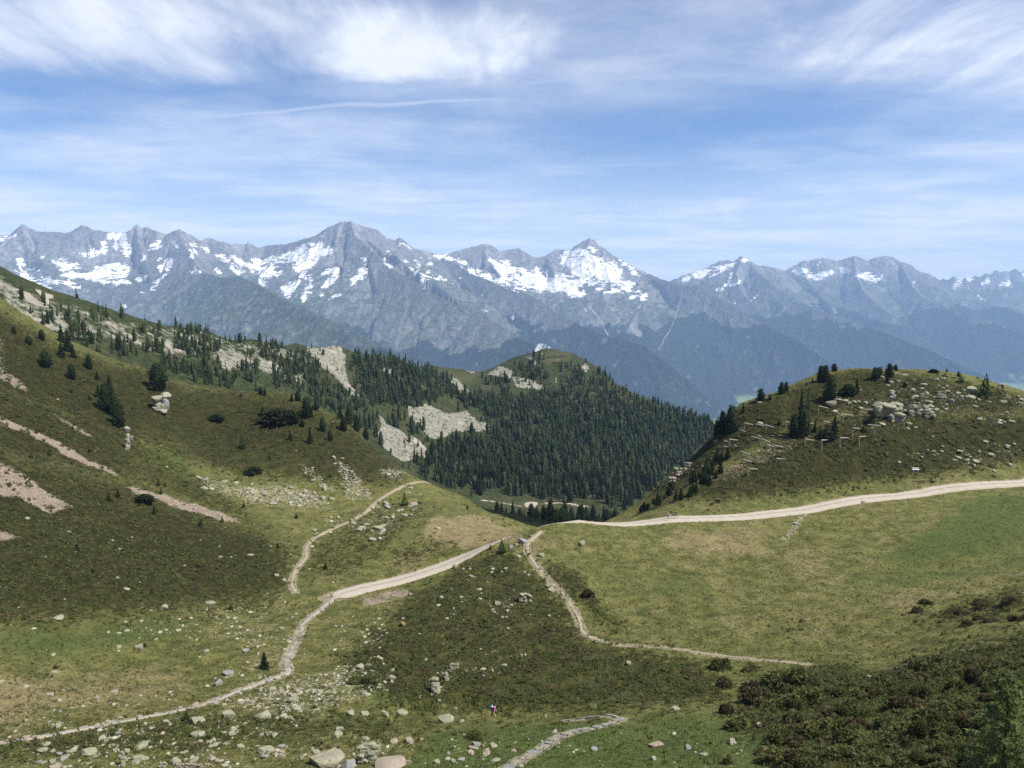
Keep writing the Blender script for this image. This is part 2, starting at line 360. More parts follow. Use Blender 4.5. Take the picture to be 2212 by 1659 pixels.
snow(B, [(0,480),(55,478),(20,520),(0,520)], [(40,555),(100,540),(105,600)],
 [(230,505),(300,530),(440,590),(460,580),(540,640),(700,670),(820,690),(900,745),(1000,760),(1100,720),(1200,730),(1280,690),(1430,650),(1560,620),(1640,570),(1740,520),(1820,490),(1890,510),(1965,510),(1955,600),(2050,565),(2120,590),(2060,640),(1900,740),(1800,830),(1750,850),(1540,850),(1640,800),(1660,740),(1500,770),(1420,820),(1320,860),(1400,890),(1480,860),(1400,950),(1560,910),(1400,955),(1200,940),(1050,900),(1000,810),(940,790),(920,830),(980,900),(900,930),(860,940),(760,850),(800,810),(640,740),(540,660),(440,600),(330,575),(260,540)],
 [(180,495),(215,540),(210,580),(240,600),(310,620),(400,700),(460,760),(340,670),(290,640),(315,730),(230,710),(265,650),(230,600),(190,540)],
 [(285,800),(340,830),(350,870),(415,880),(390,905),(330,885),(260,925),(270,895),(205,885),(310,870)],
 [(515,850),(570,860),(560,825),(620,840),(670,900),(660,945),(600,900),(560,880)], [(1120,990),(1200,1000),(1255,1050),(1225,1075),(1150,1030)],
 [(1640,975),(1740,890),(1760,940),(1830,930),(1855,980),(1840,1030),(1780,950),(1700,960)],
 [(1400,1075),(1480,1090),(1530,1060),(1680,990),(1640,1060),(1590,1120),(1560,1180),(1510,1230),(1470,1180),(1460,1130)],
 [(1810,1040),(1820,1150),(1750,1200),(1700,1315),(1695,1240),(1740,1110)], [(1880,960),(2050,860),(2180,830),(2190,890),(2090,950),(2100,880),(1990,930)],
 [(1980,1025),(2180,950),(2080,1050),(1910,1125),(1980,1070),(2060,1000)], [(1910,1195),(2030,1160),(1980,1205)], [(2015,1250),(2130,1190),(2220,1155),(2220,1190),(2100,1230)],
 [(120,970),(180,935),(140,965)], [(0,770),(40,780),(0,830)], [(1000,980),(1025,990),(990,985)], [(2010,325),(2025,318),(2020,335)])
snow(C, [(625,135),(710,130),(705,165),(650,210)], [(715,215),(760,170),(820,175),(900,240),(940,275),(900,275),(830,220),(760,215)], [(390,245),(450,260),(520,320),(460,290)],
 [(540,290),(600,290),(645,250),(620,310),(655,335),(600,310)], [(245,375),(300,372),(335,400),(300,425),(245,425)],
 [(105,660),(200,610),(260,520),(330,515),(370,530),(270,630),(150,720),(90,740),(150,690)], [(60,565),(110,525),(135,525),(100,550)], [(0,830),(80,795),(0,840)],
 [(525,415),(580,440),(680,515),(640,515),(580,480)], [(700,405),(740,400),(800,450),(790,470),(720,440)], [(780,395),(830,400),(895,455),(860,460),(800,430)],
 [(900,430),(980,405),(1020,430),(1040,470),(990,450)],
 [(850,485),(980,500),(1030,520),(980,560),(1080,570),(1100,545),(1205,535),(1100,600),(1170,630),(1180,650),(1310,620),(1290,655),(1405,635),(1350,680),(1230,670),(1100,660),(990,650),(920,600),(870,540)],
 [(1060,480),(1160,430),(1240,420),(1200,460),(1110,495)], [(1000,680),(1120,710),(1300,770),(1210,780),(1080,740),(1110,775),(1080,775)],
 [(1180,345),(1300,340),(1390,340),(1440,345),(1430,370),(1550,380),(1640,430),(1630,480),(1750,540),(1830,590),(1900,575),(2050,620),(2120,660),(2220,680),(2220,790),(2100,740),(1900,660),(1780,610),(1690,590),(1600,510),(1540,470),(1490,430),(1400,430),(1370,395),(1250,375)],
 [(1440,310),(1545,285),(1540,330)], [(1590,260),(1650,240),(1620,260)], [(1880,390),(1960,400),(2020,430),(2090,460),(2090,410),(2170,410),(2220,450),(2220,700),(2100,630),(2040,590),(1980,510),(1930,440)],
 [(1500,620),(1560,625),(1550,665)], [(1385,730),(1465,710),(1455,745)], [(1360,840),(1420,885),(1390,870)], [(1760,1050),(1850,1055),(1935,1045),(1900,1085),(1830,1070)],
 [(1470,980),(1505,1005),(1480,1000)], [(2180,1105),(2220,1120),(2220,1165)], [(960,350),(1000,345),(985,365)], [(1010,360),(1060,365),(1040,385)], [(1590,825),(1670,905),(1640,880)], [(1690,785),(1745,825),(1720,815)], [(1090,370),(1140,370),(1110,385)], [(1800,835),(1840,850),(1825,865)])
snow(D, [(-10,480),(60,510),(130,510),(270,600),(310,600),(300,520),(320,510),(450,555),(560,590),(660,585),(700,640),(800,670),(880,640),(770,560),(820,500),(700,480),(560,500),(640,440),(625,340),(790,275),(950,280),(1050,350),(1180,400),(1330,470),(1420,540),(1415,690),(1300,690),(1150,660),(1080,600),(930,700),(870,740),(820,780),(960,840),(910,880),(800,850),(680,800),(600,790),(560,830),(450,780),(380,810),(250,770),(150,770),(190,810),(100,800),(-10,800)],
 [(985,220),(1030,230),(1110,295),(1050,305),(1000,260)], [(1290,370),(1370,400),(1480,440),(1600,510),(1770,600),(1740,600),(1560,520),(1460,480),(1390,420),(1330,415)],
 [(1530,560),(1600,545),(1635,590),(1560,600)], [(1630,625),(1660,590),(1680,610),(1640,650)], [(1360,710),(1430,680),(1590,700),(1560,770),(1490,810),(1390,800),(1300,830),(1150,835),(1290,790),(1480,745)],
 [(1070,790),(1200,720),(1225,750),(1110,800)], [(1275,760),(1330,770),(1280,795)], [(715,880),(820,890),(935,905),(820,905)], [(1215,870),(1330,875),(1250,885)], [(1595,775),(1640,755),(1620,800)],
 [(1580,830),(1670,795),(1640,830)], [(1500,905),(1560,870),(1640,870),(1560,910)], [(1640,915),(1740,830),(1750,860),(1690,920)], [(1680,945),(1760,880),(1750,915)], [(1585,1000),(1690,990),(1640,1020)],
 [(1555,1030),(1630,1035),(1570,1050)], [(1700,1050),(1765,1005),(1740,1045)], [(885,1020),(940,1020),(990,1060),(940,1050)], [(1265,1030),(1325,1050),(1300,1070)], [(1280,1100),(1320,1120),(1305,1140)],
 [(970,1280),(1000,1255),(985,1295)], [(-10,1120),(40,1135),(20,1180),(-10,1180)], [(1060,900),(1115,885),(1090,910)], [(1695,1160),(1755,1090),(1710,1150)], [(980,715),(1100,700),(1130,690),(1090,720),(1000,740)])
snow(E, [(-10,480),(230,370),(380,345),(550,285),(700,280),(640,350),(430,430),(330,475),(430,400),(250,460),(100,520),(-10,525)], [(730,250),(800,210),(850,240),(790,325),(775,280)],
 [(660,390),(650,440),(610,530),(530,620),(420,660),(350,635),(450,600),(480,610),(580,520),(620,440),(600,420)], [(595,600),(650,540),(700,520),(800,475),(730,560)],
 [(930,665),(1010,680),(930,750),(850,810),(820,805),(910,740),(965,690)], [(1130,560),(1110,640),(1075,690),(1085,640)], [(1145,745),(1185,690),(1160,745)], [(1370,420),(1430,370),(1540,330),(1480,370)],
 [(1475,400),(1520,360),(1655,350),(1610,425),(1500,425)], [(1590,450),(1700,425),(1920,370),(1970,395),(1840,470),(1700,500),(1640,480)], [(2035,340),(2060,330),(2190,380),(2150,430),(2080,400)],
 [(1575,270),(1620,235),(1720,235),(1640,250)], [(1720,310),(1780,260),(1820,265),(1760,310)], [(1550,500),(1600,480),(1580,520)], [(1715,550),(1770,545),(1740,590)], [(1545,595),(1610,600),(1630,640)],
 [(1815,520),(1900,475),(1830,525)], [(90,570),(130,550),(110,590)], [(610,735),(645,720),(630,745)], [(660,800),(690,780),(700,815)], [(2160,420),(2220,430),(2220,460)])
snow(Fc, [(-10,435),(130,430),(160,405),(280,440),(380,430),(400,480),(320,520),(250,500),(120,500),(20,465)], [(395,330),(480,285),(460,315)], [(190,580),(265,565),(240,590)],
 [(1420,480),(1500,460),(1600,460),(1560,520),(1480,505)], [(1620,540),(1740,500),(1820,475),(1760,530),(1700,560)], [(1330,510),(1410,520),(1380,580),(1350,560)], [(1275,570),(1350,590),(1310,615)],
 [(1870,565),(1940,515),(1960,550),(2140,500),(1960,585)], [(2120,420),(2280,420),(2280,480)], [(1450,610),(1510,620),(1520,655)], [(1600,700),(1670,725),(1730,775),(1600,730)], [(1860,640),(1930,690),(1890,690)],
 [(1840,400),(1900,370),(1880,390)], [(830,480),(780,560),(775,610),(735,665),(765,600),(765,540)], [(1515,725),(1565,730),(1540,740)], [(1850,745),(1940,765),(1880,765)], [(1610,575),(1710,605),(1680,610)],
 [(665,985),(690,990),(690,1020),(670,1020)], [(1980,470),(2060,460),(2010,490)], [(450,650),(520,650),(480,660)], [(2030,575),(2100,570),(2050,585)])
SNOW.a = blur(SNOW.a, 1)
wx = fbm(MX / 90, MZ / 60, 3, 81) * 2.6; wy = fbm(MX / 90 + 31, MZ / 60, 3, 82) * 2.2
snow_a = SNOW.at(mpx + wx, mpy + wy) * (mpy < 745)
wide = Mask(-60, 450, 1.0, 2330, 350); wide.a = blur(SNOW.a, 7)
GUL = GULLY.reshape(MX.shape); snow_a = np.maximum(snow_a * (0.62 + 0.25 * GUL), 0) + sstep(wide.at(mpx, mpy), 0.03, 0.30) * sstep(GUL, 0.42, 0.85) * 0.55 * (mpy < 690)
SLIDE = Mask(1100, 600, 1.0, 600, 200)
SLIDE.line(zz(*D, (2212,800),(2170,980),(2120,1150),(2040,1330),(1960,1450),(1905,1590)), 2.4, 0.8).line(zz(*D, (1000,1000),(1050,1070),(1150,1180),(1200,1300),(1255,1395)), 2.2)
SLIDE.poly(zz(*D, (260,1640),(300,1560),(340,1490),(420,1490),(520,1550),(430,1560),(360,1660)), 0.9)
SLIDE.a = blur(SLIDE.a, 1)
slide_a = SLIDE.at(mpx + wx * 0.4, mpy) * ((mpx > 1105) & (mpx < 1690) & (mpy > 605) & (mpy < 795))
# woods: below the tree line, thinner on steep ribs
gz = np.gradient(MZ, axis=0) / np.gradient(rr)[:, None]
tree_line = -310 + fbm(MX / 900, MY / 900, 5, 91, 0.6) * 330
GREEN = Mask(-60, 450, 2.0, 1180, 260)
GREEN.poly([(433,595),(520,600),(740,705),(860,770),(600,770),(350,690),(300,690)], 1.0, 8)      # the grassy spur: no wood on it
wood = sstep(MZ, tree_line + 60, tree_line - 70) * (1 - 0.85 * GREEN.at(mpx, mpy) * (MZ > -700))
valley = sstep(MZ, FLOOR + 110, FLOOR + 60) * sstep(vnoise(MX / 330, MY / 330, 95), 0.36, 0.52)

m_mtn, t, b = material('mountain_rock')
pos = t.new('ShaderNodeNewGeometry').outputs['Position']; nrm = t.new('ShaderNodeNewGeometry').outputs['Normal']
sx = t.new('ShaderNodeSeparateXYZ'); t.put(sx.inputs[0], nrm); steep = t.step(sx.outputs[2], 0.86, 0.62)
px_ = t.new('ShaderNodeSeparateXYZ'); t.put(px_.inputs[0], pos); alt = px_.outputs[2]
n1 = t.noise(pos, 0.004, 5, 0.6); n2 = t.noise(pos, 0.016, 6, 0.64); n3 = t.noise(t.mapping(pos, (1, 1, 3.2)), 0.035, 4, 0.6)
rock = t.mix(n2, (0.060, 0.059, 0.060), (0.27, 0.258, 0.245))
rock = t.mix(t.step(t.math('ADD', t.attr('gully').outputs['Fac'], t.math('MULTIPLY', t.math('SUBTRACT', n2, 0.5), 1.2)), 0.55, 0.85), rock, (0.27, 0.26, 0.25)); rock = t.mix(t.step(n3, 0.55, 0.75), rock, (0.29, 0.275, 0.26)); rock = t.mix(t.step(n3, 0.45, 0.3), rock, (0.085, 0.088, 0.098))
grass = t.mix(n2, (0.036, 0.056, 0.026), (0.086, 0.100, 0.048))
g_f = t.math('MULTIPLY', t.step(t.math('ADD', alt, t.math('MULTIPLY', t.math('SUBTRACT', n1, 0.5), 900)), 500, 60), t.math('SUBTRACT', 1.0, t.math('MULTIPLY', steep, 0.62)))
g_f = t.math('MULTIPLY', g_f, t.step(n2, 0.30, 0.52))
col = t.mix(g_f, rock, grass)
crown = t.voro(pos, 0.075); forest = t.mix(t.step(crown, 0.0, 0.75), (0.030, 0.046, 0.024), (0.010, 0.016, 0.010))
scar = t.step(t.noise(t.mapping(pos, (1, 1, 0.35)), 0.011, 5, 0.6), 0.60, 0.70)
wf = t.math('MULTIPLY', t.step(t.math('ADD', t.attr('wood').outputs['Fac'], t.math('MULTIPLY', t.math('SUBTRACT', n2, 0.5), 1.6)), 0.36, 0.60), t.math('SUBTRACT', 1.0, t.math('MULTIPLY', scar, 0.75)))
col = t.mix(t.math('MULTIPLY', t.attr('spur').outputs['Fac'], t.step(n2, 0.62, 0.42)), col, t.mix(n3, (0.026, 0.044, 0.022), (0.062, 0.082, 0.040)))
col = t.mix(wf, col, forest)
col = t.mix(t.attr('valley').outputs['Fac'], col, (0.14, 0.20, 0.07))
col = t.mix(t.step(t.attr('slide').outputs['Fac'], 0.25, 0.75), col, (0.50, 0.48, 0.44))
sn = t.math('ADD', t.attr('snow').outputs['Fac'], t.math('MULTIPLY', t.math('SUBTRACT', t.noise(t.mapping(pos, (1, 1, 2.4), (0, 0, 0.3)), 0.045, 5, 0.68), 0.5), 2.0)); sn = t.math('ADD', sn, t.math('MULTIPLY', t.math('SUBTRACT', t.noise(t.mapping(pos, (1, 1, 3.4), (0, 0.25, 0.6)), 0.013, 5, 0.62), 0.5), 2.0))
stk = t.noise(t.mapping(pos, (0.34, 0.34, 1.15), (0, 0.30, 0)), 0.026, 4, 0.6)
sn = t.math('SUBTRACT', sn, t.math('MULTIPLY', t.step(stk, 0.50, 0.57), t.math('MULTIPLY', t.step(n1, 0.36, 0.52), 0.85)))
sf = t.math('MULTIPLY', t.step(sn, 0.40, 0.50), t.step(t.attr('snow').outputs['Fac'], 0.10, 0.22))
col = t.mix(sf, col, t.mix(n1, (0.68, 0.67, 0.65), (0.80, 0.79, 0.765)))
gl = t.attr('gully').outputs['Fac']
t.put(b.inputs['Base Color'], col)
bp = t.new('ShaderNodeBump'); bp.inputs['Strength'].default_value = 0.8; bp.inputs['Distance'].default_value = 45.0
t.put(bp.inputs['Height'], t.math('MULTIPLY', n2, t.math('SUBTRACT', 1.0, t.math('MULTIPLY', sf, 0.8)))); t.put(b.inputs['Normal'], bp.outputs[0])
b.inputs['Specular IOR Level'].default_value = 0.0
kind(grid_mesh('mountains', MX, MY, MZ, keep, dict(spur=GREEN.at(mpx, mpy) * (np.hypot(MX, MY) < 7600) * 0.9, gully=GUL, snow=snow_a, wood=wood, slide=slide_a, valley=valley), m_mtn), 'structure')
for nm in ('MX', 'MY', 'MZ', 'mpx', 'mpy', 'wx', 'wy', 'gz', 'el', 'hor', 'back', 'vis'): globals().pop(nm, None)

# ------------------------------------------------------------------ the near ground (meadow, knoll, hillsides)
ROAD = [P(2420,1022,192),P(2212,1043,185),P(2110,1052,182),P(2000,1063,179),P(1870,1082,173),P(1740,1101,167),P(1600,1113,162),P(1450,1120,159),P(1340,1122,157),P(1250,1124,156),P(1190,1136,154),P(1120,1158,151),P(1060,1182,147),P(1000,1205,144),P(950,1225,141),P(850,1256,135),P(770,1280,130),P(722,1302,126)]
TRAIL_E = [P(722,1302,126),P(692,1324,119),P(660,1345,113),P(643,1380,105),P(628,1410,99),P(616,1435,95),P(622,1455,92),P(590,1463,90),P(520,1483,86),P(420,1515,79.5),P(300,1545,75),P(200,1566,72),P(100,1586,69.5),P(0,1606,67),P(-120,1630,64)]
TRAIL_N = [P(640,1274,128),P(630,1250,133),P(640,1215,142),P(660,1180,150),P(662,1155,158),P(690,1130,168),P(750,1112,180),P(790,1095,190),P(820,1078,200),P(850,1062,208),P(900,1045,221),P(930,1034,230)]
TRAIL_K = [P(1170,1162,146),P(1142,1182,141),P(1140,1205,137),P(1160,1230,131),P(1190,1258,124),P(1222,1284,118),P(1248,1320,110),P(1262,1350,104.5),P(1300,1368,101.5),P(1350,1377,99.5),P(1430,1382,98.5),P(1520,1393,96),P(1620,1412,92.5),P(1700,1424,90),P(1745,1432,88)]
TRAIL_F = [P(1090,1664,56.5),P(1125,1640,58.5),P(1160,1622,60.5),P(1200,1596,63),P(1245,1578,65),P(1290,1570,66.5),P(1325,1560,68),P(1340,1552,69.5),P(1315,1545,71),P(1270,1550,72),P(1225,1556,73)]
pts = [(0,0,-1.65),(-6,3,-3),(6,3,-3),(-25,15,-14),(25,15,-11),(0,15,-12)]
for a in [(-300,1665,62),(-100,1665,60),(300,1665,58),(700,1665,57),(1106,1665,56),(1500,1665,53),(1900,1665,46),(2212,1665,38),(2500,1665,33),
 (-200,1760,36),(400,1760,34),(1106,1760,33),(1700,1760,30),(2212,1760,22),(2600,1760,20),
 (0,1610,66.5),(400,1600,65.5),(700,1600,64),(1000,1600,63.5),(1700,1600,58),(2000,1585,50),(2212,1560,44),(2450,1540,40),
 (150,1590,69),(350,1570,71),(560,1570,72),(850,1562,73.5),(1065,1551,74.5),(850,1560,78),(1065,1556,79),(560,1540,78),
 (850,1500,83),(1065,1500,84),(1065,1400,99),(1065,1300,116),(1085,1220,133),(1080,1171,143.5),(1120,1152.5,146),(1155,1142,148.5),(1195,1131,150.5),(700,1470,89),(760,1410,98),(850,1450,91),(850,1370,106),(800,1320,117),(950,1270,128),(1000,1230,137),(950,1450,91),(950,1350,109),
 (1330,1440,92),(1250,1420,96),(1400,1480,84),(1700,1500,77),(1900,1500,69),(1700,1455,84),
 (1900,1448,81),(2050,1425,77),(2212,1380,76),(2212,1450,62),(2400,1350,72),
 (1900,1405,93),(1700,1380,101),(1500,1330,111),(2100,1330,99),(2212,1300,97),(2000,1280,114),(1700,1280,121),(1450,1260,123),(1310,1260,124),(2212,1240,118),(2000,1220,130),(1700,1200,139),(1450,1190,142),(1280,1190,139),(2212,1150,142),(2000,1140,150),(1700,1140,155),(1400,1150,151),(2450,1200,130),(2450,1080,165),
 (940,1108,182),(1000,1145,166),(1110,1146,168),(900,1180,154),(850,1222,145),(1040,1175,156),(780,1240,139),
 (920,1040,229),(1000,1072,222),(1100,1122,204),(1150,1145,190),(1040,1110,186),(860,1120,186),
 (500,1300,122),(500,1220,142),(500,1120,180),(500,1030,212),(500,930,246),(500,845,273),(600,1400,101),(500,1440,94),
 (300,1450,92),(300,1350,107),(300,1250,126),(300,1150,152),(300,1050,184),(300,950,216),(300,850,247),(300,792,266),
 (100,1480,83),(100,1350,98),(100,1250,115),(100,1100,148),(100,950,187),(100,800,230),(100,725,256),
 (0,1400,88),(0,1200,117),(0,1000,157),(0,850,194),(0,700,238),(0,640,258),(-250,1300,92),(-250,1100,118),(-250,850,170),(-250,620,215),(-250,500,235),
 (700,1010,219),(700,930,248),(680,874,264),(620,848,274),(760,918,261),(830,986,244),(420,838,284),(640,1060,204),(360,815,275),
 (300,815,300),(500,880,320),(700,960,312),(620,900,320),(100,760,300),(0,690,300),(920,1110,270),(1000,1130,262),(1100,1165,245),(1150,1190,228),(830,1060,290),(-250,560,280),
 (300,960,420),(700,1060,420),(0,860,420),(920,1200,380),(-250,760,420),
 (1250,1165,185),(1190,1180,180),(1340,1160,184),(1200,1250,300),(1200,1300,420),(1000,1280,400),
 (1550,1093,170),(1700,1062,177),(1900,1042,185),(2100,1012,191),(2212,1000,195),(2450,975,200),
 (1398,1106,170),(1450,1080,178),(1500,1047,184),(1560,1012,189),(1620,978,196),(1680,945,203),
 (1500,985,226),(1540,937,224),(1600,872,228),(1640,858,230),(1700,836,232),(1780,803,235),(1850,796,238),(1950,800,240),(2050,806,238),(2120,820,232),(2180,843,228),(2212,860,224),(2300,890,220),(2450,920,220),
 (1700,1000,189),(1850,950,199),(1850,880,213),(1850,830,228),(2050,950,201),(2050,880,215),(2050,830,229),(2212,950,203),(2212,895,216),(1740,880,215),(1640,910,214),(1620,1015,189),(1750,950,201),
 (1480,1014,217),(1420,1076,205),(1365,1112,197),(1440,1055,212),(1430,1040,222),(1380,1085,212),
 (1540,1000,270),(1700,900,290),(1850,860,300),(2050,860,300),(2212,930,290),(2450,980,290),(1450,1120,255),(1350,1150,235),(1480,1070,250),
 (1540,1200,400),(1850,1100,420),(2212,1150,420),(1350,1260,400)]:
    pts.append(P(*a))
pts += ROAD[1:-1:2] + TRAIL_F
HA = RBF(pts, 0.003)

def densify(line, step):
    p = np.array(line)[:, :2]; out = []
    # Catmull-Rom through the points
    q = np.vstack([2 * p[0] - p[1], p, 2 * p[-1] - p[-2]])
    for i in range(1, len(q) - 2):
        n = max(2, int(np.linalg.norm(q[i + 1] - q[i]) / step))
        for s in np.arange(n) / n:
            out.append(0.5 * ((2 * q[i]) + (-q[i - 1] + q[i + 1]) * s + (2 * q[i - 1] - 5 * q[i] + 4 * q[i + 1] - q[i + 2]) * s * s + (-q[i - 1] + 3 * q[i] - 3 * q[i + 1] + q[i + 2]) * s ** 3))
    out.append(p[-1]); return np.array(out)
def dist_line(x, y, line):
    d = np.full(x.shape, 1e4, np.float32)
    for (ax, ay), (bx, by) in zip(line, line[1:]):
        ex, ey = bx - ax, by - ay; L2 = ex * ex + ey * ey
        if L2 < 1e-6: continue
        near = (np.abs(x - (ax + bx) / 2) < 14) & (np.abs(y - (ay + by) / 2) < 14)
        xs, ys = x[near], y[near]
        t_ = np.clip(((xs - ax) * ex + (ys - ay) * ey) / L2, 0, 1)
        d[near] = np.minimum(d[near], np.hypot(xs - ax - t_ * ex, ys - ay - t_ * ey))
    return d
WAYS = [(densify(ROAD[:9], 3), 1.85), (densify(ROAD[8:], 3), 2.35), (densify(TRAIL_E, 2.5), 0.42), (densify(TRAIL_N, 3), 0.38), (densify(TRAIL_K, 2.5), 0.36), (densify(TRAIL_F, 2), 0.42)]

ra = np.concatenate([np.linspace(0.5, 30, 30), 30 * np.exp(np.linspace(0, math.log(300 / 30), 580))[1:], np.linspace(300, 420, 16)[1:]])
tha = np.radians(np.concatenate([np.linspace(-68, -38.6, 36), np.linspace(-38, 38, 770), np.linspace(38.6, 68, 36)]))
AX = np.outer(ra, np.sin(tha)).astype(np.float32); AY = np.outer(ra, np.cos(tha)).astype(np.float32)
AZ0 = HA(AX, AY).reshape(AX.shape)
apx, apy = project(AX, AY, AZ0)

